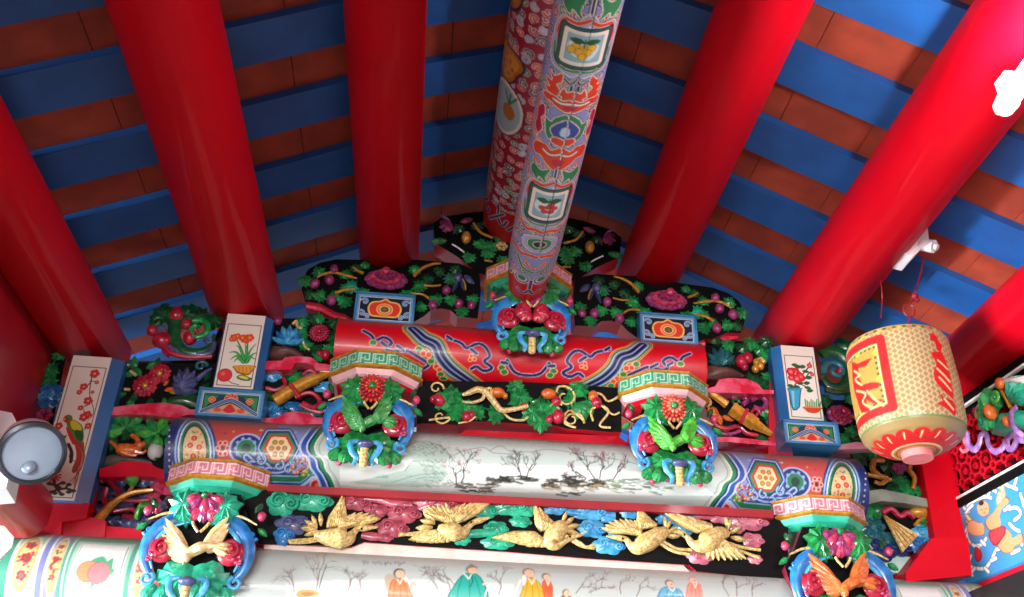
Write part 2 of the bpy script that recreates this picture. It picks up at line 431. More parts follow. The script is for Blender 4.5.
for rx,ry,c in ((112,190,'#27407e'),(100,178,'#9fc0e4'),(92,168,'#2a5cae'),(84,158,'#dfe8e4'),(76,150,'#1f8454'),(64,136,'#102c50'),(58,128,'#dcc890')):
    cv.poly(el(172,260,rx,ry), c, True)
for i in range(60):
    a = rnd.uniform(0,2*PI); q = rnd.uniform(0,1)**.5; cv.disc(k7(172+52*q*math.cos(a), 255+115*q*math.sin(a)), .0035, rnd.choice(['#c83030','#e0a050','#2a8a58','#b8602a','#f0e0c0']))
for (x,y) in ((150,225),(195,235),(170,190),(165,280)):
    for r,c in ((.014,'#f0d8b0'),(.011,'#c81e28'),(.005,'#e89040')): cv.disc(k7(x,y), r, c)
# flower, ring, hexagon
for i in range(6):
    a = i*PI/3; cv.disc(k7(312+24*math.cos(a), 240+30*math.sin(a)), .009, '#f0e0d0'); cv.disc(k7(312+24*math.cos(a), 240+30*math.sin(a)), .0068, '#c8202c')
cv.disc(k7(312,240), .008, '#5a1420')
for r,c in ((.064,'#a8c0ea'),(.056,'#26386e'),(.038,'#8ab0d8'),(.034,'#207a50'),(.018,'#0e3c34')): cv.disc(k7(428,240), r*.95, c, sx=1)
for i in range(10):
    a = i*PI/5; cv.disc(k7(428+52*math.cos(a), 240+50*math.sin(a)), .006, '#8fb0e8')
def hexa(cx, cy, rx, ry): return [k7(cx+rx*c, cy+ry*s) for c,s in ((-1,0),(-.55,-1),(.55,-1),(1,0),(.55,1),(-.55,1))]
for rx,ry,c in ((112,100,'#2a50a0'),(104,92,'#b0c8ea'),(98,86,'#17306c'),(88,77,'#1f8a5c'),(76,66,'#c8302c'),(62,56,'#e6d0a0')): cv.poly(hexa(590,240,rx,ry), c)
for i in range(6):
    a = i*PI/3; cv.disc(k7(588+32*math.cos(a), 240+34*math.sin(a)), .0095, '#7a4a18'); cv.disc(k7(588+32*math.cos(a), 240+34*math.sin(a)), .0065, '#c89038')
cv.disc(k7(588,240), .009, '#a8702a')
# blue wave scroll and lower green bands
wave = [(430,285),(470,318),(520,325),(555,350),(610,345),(655,318)]
bandline(cv, k7s(wave), [(9,'#16224e'),(6,'#a4c0ec'),(3,'#2c3f8c')])
for (x,y,d) in ((455,330,1),(500,300,-1),(540,360,1),(590,325,-1),(640,345,1),(660,305,-1)):
    curl(cv, k7(x,y), .020, 1.0, .9, ('#16224e','#9fbcec'), (.011,.006), dirn=d)
bandline(cv, k7s([(490,415),(480,380),(470,360),(540,392),(690,396),(745,355),(770,330)]), [(11,'#12305e'),(8,'#8fb6e0'),(5.5,'#1e7e52')], smooth=False)
bandline(cv, k7s([(500,425),(700,432),(760,385),(800,385)]), [(6,'#2a58ac'),(3,'#b8d0ec')], smooth=False)
for i in range(60):
    x = rnd.uniform(650,750); y = rnd.uniform(290,375); cv.disc(k7(x,y), .004, rnd.choice(['#e0c050','#b87820','#2a1a14','#c83030','#3a8a48']))
for r,c in ((.03,'#f0c8b8'),(.025,'#c8182c'),(.011,'#e88850')): cv.disc(k7(785,425), r, c)
# white field with its stepped green / blue border
fieldL = [(925,60),(880,120),(835,168),(800,225),(806,268),(840,300),(852,345),(880,385),(902,440),(915,520)]
fld = [k7(*p) for p in fieldL]
R_ = [pm(*p) for p in fld]
cvpoly = [(p[0],p[1]) for p in R_]
def offs(d): return [(u-d*PX, s_) for u,s_ in R_]
for d,c in ((19,'#b8c8e0'),(17,'#2454a8'),(12.5,'#c0d4e4'),(11,'#112a66'),(9,'#1d8450'),(5.5,'#e6ecd8'),(4.3,'#bccac4')):
    P = offs(d); cv.poly(cv._smooth([(XC,.3)]+[(XC,.3)]+P+[(XC,-.2)]+[(XC,-.2)], True, 5), c, raw=True)
cv.line(offs(1.2), '#6a6258', .5*PX, smooth=True, raw=True)
mirror_right(cv, XC)
# ink landscape on the white field
kf = K(340,393,2.926); kp = lambda L: [kf(*p) for p in L]
cv.poly(kp([(0,190),(120,200),(300,205),(700,215),(1020,245),(1100,300),(900,300),(500,290),(200,285),(0,270)]), '#dce4df', al=.9)
cv.poly(kp([(190,135),(240,140),(290,150),(322,185),(300,212),(318,236),(290,262),(230,276),(150,272),(20,262),(90,250),(190,225),(215,195),(180,160)]), '#9fb9aa', al=.8)
cv.poly(kp([(330,190),(450,178),(600,185),(720,180),(1040,210),(1040,220),(700,212),(330,205)]), '#b4c8c4', al=.55)
washes(cv, (kf(205,140)+kf(320,180)), 90, ['#5c6a5e','#38443c','#7c8c7a'], (1,4), .003, rnd, .6, .5)
washes(cv, (kf(230,190)+kf(330,270)), 60, ['#4c6a54','#38443c','#7ca08c'], (2,6), .004, rnd, .55, .6)
washes(cv, (kf(60,240)+kf(330,275)), 36, ['#8ab0a0','#a8c4b8','#6a8c7c'], (4,14), .005, rnd, .6, -.1)
for pts in ([(190,160),(240,140),(300,158),(322,185),(335,200)], [(320,190),(360,170),(420,160),(450,175),(520,178)], [(440,168),(470,155),(500,170),(560,172),(610,165),(700,178)], [(190,228),(215,200),(260,215),(300,195)], [(150,262),(230,240),(280,236)], [(700,182),(780,190),(840,200),(900,215),(1000,225)]):
    cv.line(kp(pts), '#6c7a72', .004, smooth=True, al=.7)
for (x,y,a,L,bl) in ((355,262,1.5,.055,'#c88080'),(340,270,1.7,.05,'#c07070'),(532,252,1.9,.05,None),(545,250,1.2,.055,None),(745,250,2.2,.055,'#a86060'),(760,250,1.2,.05,'#c08080'),(800,252,1.0,.045,'#b86868'),(720,250,2.6,.045,'#a06060')):
    twig(cv, pm(*kf(x,y)), a, L, .0045, '#3a3030', rnd, 4, bl)
for (x0,y0,x1,y1,n) in ((425,242,570,262,46),(330,262,445,290,34),(585,252,770,274,70),(640,240,700,255,16),(620,288,700,298,8)):
    washes(cv, kf(x0,y0)+kf(x1,y1), n, ['#141414','#26241e','#4a4434'], (3,12), .006, rnd, .85, .06)
washes(cv, kf(585,268)+kf(800,282), 26, ['#8a7448','#a88c58'], (4,12), .005, rnd, .6, .06)
washes(cv, kf(770,252)+kf(960,292), 60, ['#4c6a48','#6c8a5c','#2e4030'], (4,12), .005, rnd, .65, .1)
washes(cv, kf(60,195)+kf(150,225), 6, ['#50605a'], (2,5), .003, rnd, .6, .0)
dust(cv, .045, .13, '#6c645c', .88)
white_beam = tag(beam_mesh('painted_beam', cv, *WB, XC-1.30, XC+1.30, 1300, 120, endcol='#26306c'),
    'long white round crossbeam painted with an ink landscape of trees and hills', 'beam')

# ------------------------------------------------------------------ short red beam with blue scrolls
RB = (0, 3.37, .122)
pm = cyl_x(*RB); cv = Canvas(XC-.80, XC+.80, -.26, .17, 560, '#c8061c', pm)
k10 = K(310,310,4.59)
def g(L): return [k10(*p) for p in L]
def ink(L, w=1.0):
    bandline(cv, g(L), [(4.2*w,'#a8b4dc'),(2.9*w,'#141c4c')])
bandline(cv, g([(470,85),(520,130),(575,160),(600,215),(640,265),(700,310),(760,345)]), [(20,'#c8b470'),(18.5,'#c8061c'),(17,'#b8a860'),(15.5,'#1c7040'),(12,'#c8c8c0'),(10.5,'#7890c8'),(8,'#0e1640'),(1.4,'#8898d0')])
for L in ([(245,95),(280,115),(300,140),(340,125),(375,150),(350,175),(375,190),(440,185),(480,205),(520,230),(545,250),(515,270),(495,250)],
          [(350,165),(330,150)],[(430,185),(400,165)],[(630,130),(690,150),(720,175),(765,155),(800,165),(825,210),(800,235),(835,265),(800,280),(765,260),(740,270)],
          [(650,135),(630,120)],[(765,200),(740,180)],
          [(905,230),(940,285),(1000,300),(1060,285)],[(905,245),(880,240)]): ink(L)
for x,y in ((530,190),(520,200),(545,205),(580,260),(595,275)):
    for r,c in ((.013,'#e8c080'),(.010,'#d83020')): cv.disc(k10(x,y), r, c)
for x,y in ((555,235),(290,150),(600,295),(880,265),(892,285),(500,180),(612,315)):
    for r,c in ((.013,'#c8c880'),(.010,'#1c7a3c')): cv.disc(k10(x,y), r, c, sx=1.3)
for x,y in ((740,210),(755,225),(735,228)): 
    for r,c in ((.009,'#f0b070'),(.006,'#c8201c')): cv.disc(k10(x,y), r, c)
mirror_right(cv, XC)
dust(cv, .045, .13, '#6a4848', .78)
tag(beam_mesh('painted_beam', cv, *RB, XC-.755, XC+.715, 760, 100), 'short red round crossbeam with dark blue scrolls under the ridge', 'beam')

# ------------------------------------------------------------------ bottom beam with painted figures
BB = (0, 2.42, .145)
pm = cyl_x(*BB); cv = Canvas(-1.75, 2.35, -.2, .22, 500, '#b8c4c0', pm)
k5 = K(0,460,4.36); k8 = K(260,480,3.938); k9 = K(510,480,3.793); k6=K(90,420,4.265)
def ub(px): return pm(px,590)[0]
def seg(a, b, col): cv.poly([(ub(a),-.2),(ub(b),-.2),(ub(b),.3),(ub(a),.3)], col, raw=True)
def leftend(T):
    def q(L): return [T(*p) for p in L]
    # T maps K5 pixels to the canvas side being painted
for a,b,c in ((-60,4,'#3a9a80'),(4,7,'#e0e8d8'),(7,31,'#9cc8ac'),(31,34,'#e8ecdc'),(34,40,'#8088c0'),(40,43,'#e0e4f0'),(43,56,'#9a90c8'),(56,60,'#58a890'),(60,62,'#dfe8dc'),(62,124,'#5fb094'),(124,128,'#58a890'),(128,131,'#dce8e0'),(131,144,'#e0d0b0'),(144,148,'#8090c8'),(148,262,'#c05850')): seg(a,b,c)
def cyc(px0, px1, c1, c2, n, seedn):
    rr = random.Random(seedn)
    for i in range(n):
        u = rr.uniform(ub(px0),ub(px1)); s_ = rr.uniform(-.1,.16); cv.disc((u,s_), rr.uniform(.003,.008), rr.choice([c1,c2,'#e8d8b0','#5aa080']), raw=True)
for (a,b,cx) in ((7,31,19),(43,57,50),(131,144,138)):
    u0,u1 = ub(a),ub(b); uc = (u0+u1)/2; w = (u1-u0)/2
    for k_,c in ((1,'#e8e0c0'),(.86,'#c8b070'),(.7,'#e8d890')): cv.poly([(uc+w*k_*math.cos(t), .02+.12*k_*math.sin(t)) for t in np.linspace(0,2*PI,24,endpoint=False)], c, raw=True)
    for i in range(26):
        t = rnd.uniform(0,2*PI); q = rnd.random()**.5*.6; cv.disc((uc+w*q*math.cos(t), .02+.11*q*math.sin(t)), .0055, rnd.choice(['#c83040','#b84050','#2e8a58','#e8c070','#d86070']), raw=True)
    for s_ in (-.03,.03,.08):
        for i in range(5): cv.disc((uc+w*.3*math.cos(i*1.257), s_+w*.3*math.sin(i*1.257)), w*.2, '#c02a48', raw=True)
        cv.disc((uc,s_), w*.15, '#2f7a50', raw=True)
# peach panel
u0,u1 = ub(64),ub(123)
for d,c in ((.0,'#b0d8c4'),(.012,'#e4ece4'),(.016,'#8a8a88'),(.019,'#eef0ea')): cv.poly([(u0+d,-.10+d),(u1-d,-.10+d),(u1-d,.115-d),(u0+d,.115-d)], c, raw=True)
for L in ([(372,450),(430,430),(395,445)],[(465,450),(495,430),(480,500)],[(400,530),(395,560),(430,520)],[(440,455),(500,480),(450,515)],[(360,520),(390,510),(420,540)],[(400,440),(450,420),(470,460)]): cv.poly([k5(*p) for p in L], '#58b088', True)
for (x,y,r,c) in ((382,485,.036,'#eaa070'),(430,492,.036,'#e88a90')): cv.disc(k5(x,y), r, '#c07060'); cv.disc(k5(x,y), r*.93, c)
# ornate ground around the lower posts
for i in range(420):
    u = rnd.uniform(ub(148), ub(300)); cv.disc((u,rnd.uniform(-.15,.2)), rnd.uniform(.003,.007), rnd.choice(['#c84040','#3f9a78','#5070b8','#e0c080','#e8e0d0','#b85868','#d8a0a0']), raw=True)
for i in range(9): curl(cv, (ub(215+9*i), -.04+.05*(i%4)), .022, i, 1.1, ('#e8e4dc','#c04858' if i%2 else '#4070b8'), (.011,.006), raw=True, dirn=1 if i%2 else -1)
edge = [(330,285),(305,320),(285,345),(262,370),(255,395),(268,420),(262,445),(280,470)]
E_ = [pm(260+(x-220)/3.938*1.0+8, 480+(y-5)/3.938) for x,y in [(160,290),(140,310),(110,325),(85,350),(66,375),(62,395),(78,415),(74,440),(90,475)]]
for d,c in ((22,'#d8d0c0'),(20,'#8fa8c8'),(15,'#4878b8'),(12,'#a8d0c0'),(10,'#2f9070'),(6,'#e8ece0'),(4.4,'#dde4e0'),(1.2,'#a0a098'),(.6,'#b8c4c0')):
    P = [(u-d*PX,s_) for u,s_ in E_]; cv.poly(cv._smooth([(XC,.32),(XC,.32)]+P+[(XC,-.2),(XC,-.2)], True, 5), c, raw=True)
mirror_right(cv, XC)
# misty landscape with scholars
def f8(L): return [k8(*p) for p in L]
def f9(L): return [k9(*p) for p in L]
cv.poly(f8([(100,400),(260,395),(600,390),(1000,410),(1000,470),(100,470)]), '#ccd6d2', al=.8)
for L in ([(180,345),(240,352),(300,340),(360,362),(420,372)],[(200,350),(280,346),(390,380)],[(600,335),(660,345),(720,340)]): cv.line(f8(L), '#7c8c84', .0035, smooth=True, al=.6)
for L in ([(255,350),(420,375),(330,385)],[(0,350),(200,350),(430,360),(900,400)]): cv.line(f9(L) if L[0][0]==0 else f8(L), '#a4b4ac', .004, smooth=True, al=.6)
for i,(x,y) in enumerate([(405,320),(415,322),(425,326),(447,325),(457,328),(468,325),(478,330),(492,328),(503,326),(515,330),(533,325),(545,326),(556,329),(567,326),(410,330),(495,334),(550,335)]):
    cv.line([k8(x-4,y+rnd.uniform(-3,3)),k8(x+3,y-2)], '#6a706e', .003, al=.75); cv.line([k8(x,y-5),k8(x-1,y+5)], '#6a706e', .0025, al=.75)
for (kx,x,y,a,L) in ((k8,215,460,1.5,.10),(k8,135,440,1.9,.05),(k8,345,440,1.4,.05),(k8,390,450,1.6,.05),(k8,750,440,1.9,.055),(k8,770,420,2.4,.06),(k8,700,430,2.2,.05),(k8,940,450,1.5,.06),(k9,250,430,.9,.05),(k9,420,430,1.5,.05),(k9,480,440,1.2,.05),(k9,300,425,.4,.06),(k9,860,440,1.4,.07),(k9,830,440,1.8,.07),(k9,920,440,1.4,.05)):
    twig(cv, pm(*kx(x,y)), a, L*.9, .0035, '#7a6c66', rnd, 3, None)
for L in ([(232,430),(245,380),(262,335)],): cv.line(f8(L), '#6f6a60', .004)
cv.poly(f8([(145,445),(160,432),(190,430),(225,438),(235,450),(190,461),(150,461)]), '#c89a50', True); cv.poly(f8([(160,447),(190,440),(215,447),(190,458)]), '#a87030', True)
def man(kk, robe, dk, body, head, hr, skin='#e8c0a0', hair='#7a7470'):
    cv.poly([kk(*p) for p in body], dk, True); c = np.mean(body,0)
    cv.poly([kk(c[0]+(p[0]-c[0])*.9, c[1]+(p[1]-c[1])*.93) for p in body], robe, True)
    for fx in (-.3,.05,.35):
        w_ = max(p[0] for p in body)-min(p[0] for p in body); h_ = max(p[1] for p in body)-min(p[1] for p in body); cv.line([kk(c[0]+fx*w_*.5,c[1]-h_*.3),kk(c[0]+fx*w_*.8,c[1]+h_*.1),kk(c[0]+fx*w_,c[1]+h_*.45)], dk, .003, smooth=True)
    cv.line([kk(c[0]-w_*.12,c[1]-h_*.42),kk(c[0]+w_*.02,c[1]-h_*.2),kk(c[0]+w_*.12,c[1]-h_*.42)], '#f0e8d8', .004)
    cv.disc(kk(*head), hr, hair); cv.disc(kk(head[0]+3,head[1]+3), hr*.78, skin); cv.line([kk(head[0]+5,head[1]+3),kk(head[0]+9,head[1]+3)], '#5a4038', .0025)
cv.poly(f8([(495,375),(520,372),(535,400),(520,440),(500,450),(492,410)]), '#b8a890', True)
man(k8, '#e8804a', '#b85830', [(520,395),(545,385),(575,395),(590,430),(600,475),(510,475),(508,430)], (548,367), .020, hair='#5a5e60')
cv.poly(f8([(575,380),(582,402),(568,395)]), '#f0ece4', True); cv.line(f8([(590,425),(600,405),(612,412)]), '#e0b898', .007)
man(k8, '#1fa898', '#0f7468', [(790,380),(815,365),(850,368),(880,400),(892,475),(745,475),(760,420)], (833,352), .020, hair='#7a8478')
cv.poly(f8([(808,352),(830,330),(862,345),(835,345)]), '#8a8478'); cv.line(f8([(835,375),(838,400),(828,420)]), '#0c6058', .004); cv.line(f8([(880,410),(905,412)]), '#e8c0a8', .007)
cv.line(f8([(905,412),(890,440),(885,470)]), '#ffffff', .004)
man(k9, '#d8a828', '#9c7818', [(55,385),(75,370),(100,378),(125,410),(135,460),(40,460),(45,420)], (70,350), .022, hair='#8a827c')
cv.poly(f9([(52,360),(62,372),(55,400),(46,380)]), '#f0ece4', True); cv.line(f9([(40,380),(22,420),(15,450)]), '#e8e4d8', .006)
man(k9, '#d86030', '#a84420', [(122,388),(145,380),(162,400),(160,450),(130,450)], (137,366), .016)
man(k9, '#a03c38', '#7c2828', [(195,440),(215,432),(232,445),(232,470),(190,470)], (212,428), .013)
man(k9, '#58a8c8', '#3a7c9c', [(570,415),(600,405),(640,412),(660,440),(655,470),(560,470)], (605,392), .017)
man(k9, '#e89080', '#c87060', [(672,400),(695,385),(720,395),(730,430),(725,470),(668,470)], (693,378), .017, '#f0c0b0','#d89a90')
dust(cv, .075, .16, '#84827c', .82)
tag(beam_mesh('painted_beam', cv, *BB, -1.62, 2.24, 1500, 110), 'lowest and longest crossbeam, pale and painted with robed scholars and a peach panel', 'beam')

# ------------------------------------------------------------------ two painted ridge beams
def ridge_paint(cv, motifs, seed, base, cols, half):
    # motifs: (y0, y1, kind) along the beam; v runs round the belly (0 = underneath), everything mirrored about it
    rr = random.Random(seed); NV = '#18225a'; HL = '#f2ecdc'
    def mp(pts, col, edge=True):
        for sg in (1,-1):
            P = [(u, sg*v) for u,v in pts]
            if edge: cv.line(cv._smooth(P,True,4), NV, .011, closed=True, raw=True); cv.line(cv._smooth(P,True,4), HL, .007, closed=True, raw=True)
            cv.poly(P, col, True, raw=True)
    def ms(pts, col, w=.010):
        for sg in (1,-1):
            P = [(u, sg*v) for u,v in pts]
            cv.line(P, NV, w+.009, raw=True, smooth=True); cv.line(P, HL, w+.005, raw=True, smooth=True); cv.line(P, col, w, raw=True, smooth=True)
    def sp(c, r, a0, turns, col, w=.008):
        for sg in (1,-1):
            P = [(c[0]+r*(1-i/17*.75)*math.cos(a0+2*PI*turns*i/17), sg*(c[1]+r*(1-i/17*.75)*math.sin(a0+2*PI*turns*i/17))) for i in range(18)]
            cv.line(P, NV, w+.008, raw=True); cv.line(P, HL, w+.005, raw=True); cv.line(P, col, w, raw=True)
    u = cv.u0
    while u < cv.u1:
        for j in range(int(half/.045)):
            v = .03+j*.045; sp((u+rr.uniform(0,.03), v+rr.uniform(-.01,.01)), rr.uniform(.014,.022), rr.uniform(0,6), rr.choice((1.1,-1.1)), rr.choice(cols), .007)
        u += .048
    for (ya,yb,kind) in motifs:
        y = (ya+yb)/2; h = (yb-ya)/2; T = lambda L: [(y+h*a, b) for a,b in L]
        if kind in ('fruit','flower'):
            mp(T([(-1.6,0),(-1.3,.03),(-1.25,.075),(-.3,.10),(1.1,.095),(1.35,.05),(1.3,0)]), '#a9b4e4')
            ms(T([(-1.45,0),(-1.2,.03),(-1.15,.065),(-.6,.082),(-.2,.080)]), '#dc3a20', .013)
            ms(T([(1.2,.0),(1.2,.05),(.9,.082),(.2,.088)]), '#1f8a58', .009)
            for e,c in ((1.08,NV),(1.0,'#1f7a50'),(.93,'#10183c'),(.88,'#f4f0e6'),(.70,'#8a8a80'),(.68,'#92c4d4')):
                w_ = .074*e; cv.poly([(y-h*e,-w_*.9),(y-h*e*.9,-w_),(y+h*e*.9,-w_),(y+h*e,-w_*.9),(y+h*e,w_*.9),(y+h*e*.9,w_),(y-h*e*.9,w_),(y-h*e,w_*.9)], c, raw=True)
            cv.poly([(y-h*.4,-.03),(y+h*.2,-.045),(y+h*.55,.02),(y-h*.2,.04)], '#d8eeee', raw=True, smooth=True)
            if kind == 'fruit':
                for a,b in ((-.1,-.022),(-.05,.0),(-.1,.022),(.15,-.013),(.15,.012),(.38,0),(.1,-.034)): cv.disc((y+h*a,b), .0135, '#a06a10', raw=True); cv.disc((y+h*a,b), .0115, '#ecbc2c', raw=True)
                lc = -.35
            else:
                for a,b in ((.1,-.02),(.05,.0),(.1,.022),(.32,-.01),(.32,.012),(-.1,.01)): cv.disc((y+h*a,b), .012, '#8c1020', raw=True); cv.disc((y+h*a,b), .010, '#dc2c38', raw=True)
                lc = -.3
            for sg in (1,-1): cv.poly([(y+h*lc,0),(y+h*(lc-.2),sg*.02),(y+h*(lc-.05),sg*.044),(y+h*(lc+.12),sg*.02)], '#1a5a30', raw=True, smooth=True)
            cv.line([(y+h*(lc-.15),0),(y+h*(lc+.3),0)], '#1a5a30', .005, raw=True)
        elif kind == 'stem':
            ms(T([(-1,.0),(-.7,.012),(0,.010),(.8,.016),(1,.045)]), NV, .010); ms(T([(-.8,.05),(-.2,.045),(.5,.075),(.9,.07)]), '#1f8a58', .010)
        elif kind == 'flame':
            mp(T([(-1,.045),(-.7,.065),(-.75,.085),(-.4,.07),(-.3,.10),(.0,.075),(.1,.10),(.4,.07),(.9,.06),(.6,.04),(.3,.05),(0,.035),(-.3,.055),(-.6,.04)]), '#e0401c')
            mp(T([(-.2,.0),(-.1,.02),(-.3,.03),(.1,.04),(.2,.03),(.5,.03),(.45,.0)]), '#e0401c'); ms(T([(-.9,.0),(-.6,.015),(-.8,.035)]), NV, .007)
        elif kind == 'lotus':
            mp(T([(-1,0),(-.8,.035),(-.4,.05),(-.5,.068),(.2,.062),(.6,.05),(1,0)]), '#1f8a58'); mp(T([(-.7,0),(-.5,.025),(0,.045),(.4,.03),(.65,0)]), '#2c4aa0'); mp(T([(.55,0),(.45,.03),(.8,.035),(.95,.0)]), '#dc3a20')
            mp(T([(-.3,.0),(-.2,.012),(.2,.014),(.3,0)]), '#c4d4f4', False)
            mp(T([(-1.1,.085),(-.6,.075),(-.2,.088),(.3,.075),(.8,.09),(.5,.11),(0,.105),(-.6,.11)]), '#c01e48')
        elif kind == 'ruyi':
            mp(T([(-1,.0),(-.7,.03),(-1,.05),(-.8,.085),(-.2,.10),(.2,.085),(.1,.06),(.5,.04),(.9,.0)]), '#e0401c'); ms(T([(-.5,.0),(-.3,.03),(-.5,.055)]), HL, .003); mp(T([(.0,.0),(.1,.02),(.5,.015),(.6,0)]), '#c01e48', False)
        elif kind == 'leaves':
            mp(T([(-.8,.02),(-.4,.05),(-.6,.08),(.1,.09),(.7,.06),(.3,.05),(.8,.02),(.2,.03)]), '#1f8a58'); ms(T([(-.9,0),(.9,0)]), NV, .008)
        elif kind == 'eye':
            mp(T([(-1,0),(-.6,.06),(.6,.06),(1,0)]), '#a9b4e4'); mp(T([(-.7,0),(-.4,.04),(.4,.04),(.7,0)]), '#1f8a58'); mp(T([(-.35,0),(-.2,.02),(.2,.02),(.35,0)]), '#10183c')
        elif kind == 'band':
            ms(T([(.3,0),(.0,.03),(.4,.06),(-.1,.09),(.2,.12)]), '#e0401c', .016)
        elif kind == 'arch':
            ms(T([(.8,0),(.5,.04),(-.2,.06),(-.8,.075)]), '#1f8a58', .012); ms(T([(.2,0),(0,.025),(-.5,.035)]), '#e0401c', .010)
def ridge_mesh(cv, x0, z0, r, ya, yb, nu, nt, taper):
    us = np.concatenate([np.linspace(-4.3,ya,8)[:-1], np.linspace(ya,yb,nu)])
    ts = np.linspace(-PI,PI,nt)
    def fp(U,V):
        T = V/r; R = r*np.where(U > yb-taper[0], 1-taper[1]*((U-(yb-taper[0]))/taper[0])**1.3, 1.0); R = np.where(np.isnan(R), r, R)
        return x0+R*np.sin(T), U, z0-R*np.cos(T)
    rr_ = r*(1-taper[1]); ring = [(x0+rr_*math.sin(a), yb, z0-rr_*math.cos(a)) for a in np.linspace(0,2*PI,48,endpoint=False)]
    return grid_mesh('ridge_beam', us, ts*r, fp, cv, PAINT, extra=[(ring,[tuple(range(48))],'#c00a1c')])
LZ, LR, LX, LY1 = 3.60, .092, .335, -.215
with np.errstate(all='ignore'):
    cv = Canvas(-2.4, LY1, -.32, .32, 520, '#8796d6'); pmr = cyl_y(LX, LZ, LR)
    Yp = lambda y: pmr(583-.19*y, y)[0]
    ms_ = [(Yp(a), Yp(b), k) for a,b,k in ((28,67,'fruit'),(78,98,'stem'),(76,112,'flame'),(100,112,'ruyi'),(116,146,'lotus'),(148,170,'ruyi'),(168,186,'leaves'),(190,222,'flower'),(226,236,'band'),(237,252,'eye'),(253,260,'band'),(260,274,'arch'))]
    y_ = Yp(28); ms_ = [(y_-.62,y_-.5,'ruyi'),(y_-.46,y_-.28,'lotus'),(y_-.26,y_-.14,'ruyi'),(y_-.12,y_-.02,'leaves')]+ms_
    ridge_paint(cv, ms_, 11, '#a9b4dc', ['#dc3a20','#1f8a58','#c02048','#18225a','#e0602a','#2c4aa0'], .3)
    # plain red tip with a dark scroll
    ut = LY1-.16
    cv.poly([(ut-.02,-.4),(LY1+.1,-.4),(LY1+.1,.4),(ut-.02,.4)], '#c80a1e', raw=True)
    for v in (-.2,-.12,-.04,.04,.12,.2): cv.disc((ut-.02,v), .035, '#f0ead8', raw=True); cv.disc((ut-.022,v), .031, '#2a3c8c', raw=True); cv.disc((ut-.025,v), .024, '#d8dff4', raw=True); cv.disc((ut-.028,v), .018, '#1f7a50', raw=True)
    for P in ([(ut-.02,0),(ut+.08,0)],[(ut+.07,-.05),(ut+.09,-.02),(ut+.06,0),(ut+.09,.02),(ut+.07,.05)]):
        cv.line(P, '#c8d0ec', .018, raw=True, smooth=True); cv.line(P, '#182050', .011, raw=True, smooth=True)
    # a dark drying crack along the belly
    cv.line([(-2.4,.012),(-1.4,.006),(-.6,.01)], '#1a1418', .0025, raw=True)
    tag(ridge_mesh(cv, LX, LZ, LR, -2.4, LY1, 620, 170, (.24,.22)), 'lower painted ridge beam with fruit and flower panels, tapering to a red tip', 'ridge beam')
    UZ, UR, UX, UY1 = 4.075, .145, .302, .0
    cv = Canvas(-2.4, UY1, -.46, .46, 440, '#a01838')
    ridge_paint(cv, [], 23, '#a01030', ['#dc3a20','#b8143c','#18225a','#c02048','#a9b4e4','#1f8a58'], .44)
    u = lambda yy: yy
    for (yy,vv,rx,ry) in ((-1.72,-.19,.10,.10),(-1.36,-.20,.10,.09),(-1.02,-.17,.08,.08)):   # gilt beasts on the flank
        for e,c in ((1.12,'#16204e'),(1.0,'#b87820'),(.8,'#d8a040'),):
            cv.poly([(yy+rx*e*math.cos(t)*(1+.18*math.cos(3*t)), vv+ry*e*math.sin(t)*(1+.15*math.sin(4*t))) for t in np.linspace(0,2*PI,30,endpoint=False)], c, raw=True)
        for i in range(40):
            a,b = rnd.uniform(-1,1),rnd.uniform(-1,1)
            if a*a+b*b < .8: cv.line([(yy+rx*.75*a-.006,vv+ry*.75*b),(yy+rx*.75*a,vv+ry*.75*b+.006),(yy+rx*.75*a+.006,vv+ry*.75*b)], '#7a4a10', .003, raw=True)
    # pale fan panel with a pineapple
    for e,c in ((1.15,'#16204e'),(1.08,'#f0ead8'),(.95,'#9ccad0')): cv.poly([(-.80+.12*e*math.cos(t), -.145+.085*e*math.sin(t)) for t in np.linspace(0,2*PI,30,endpoint=False)], c, raw=True)
    cv.poly([(-.80+.04*math.cos(t), -.12+.032*math.sin(t)) for t in np.linspace(0,2*PI,20,endpoint=False)], '#b87828', raw=True)
    for q in (-.03,0,.03): cv.line([(-.84,-.12),(-.89,-.12+q)], '#1c7a3c', .008, raw=True)
    cv.poly([(-.22,-.5),(.1,-.5),(.1,.5),(-.22,.5)], '#c00a20', raw=True)
    for v in (-.3,-.2,-.1,0,.1,.2,.3):
        for P in ([(-.24,v),(-.15,v+.01),(-.12,v+.035),(-.16,v+.05)],[(-.2,v+.03),(-.13,v-.02),(-.1,v-.04)]):
            cv.line(P, '#c8d0ec', .018, raw=True, smooth=True); cv.line(P, '#182050', .011, raw=True, smooth=True)
    tag(ridge_mesh(cv, UX, UZ, UR, -2.4, UY1, 560, 200, (.05,.02)), 'upper painted ridge beam with gilt beasts, tucked under the roof peak', 'ridge beam')
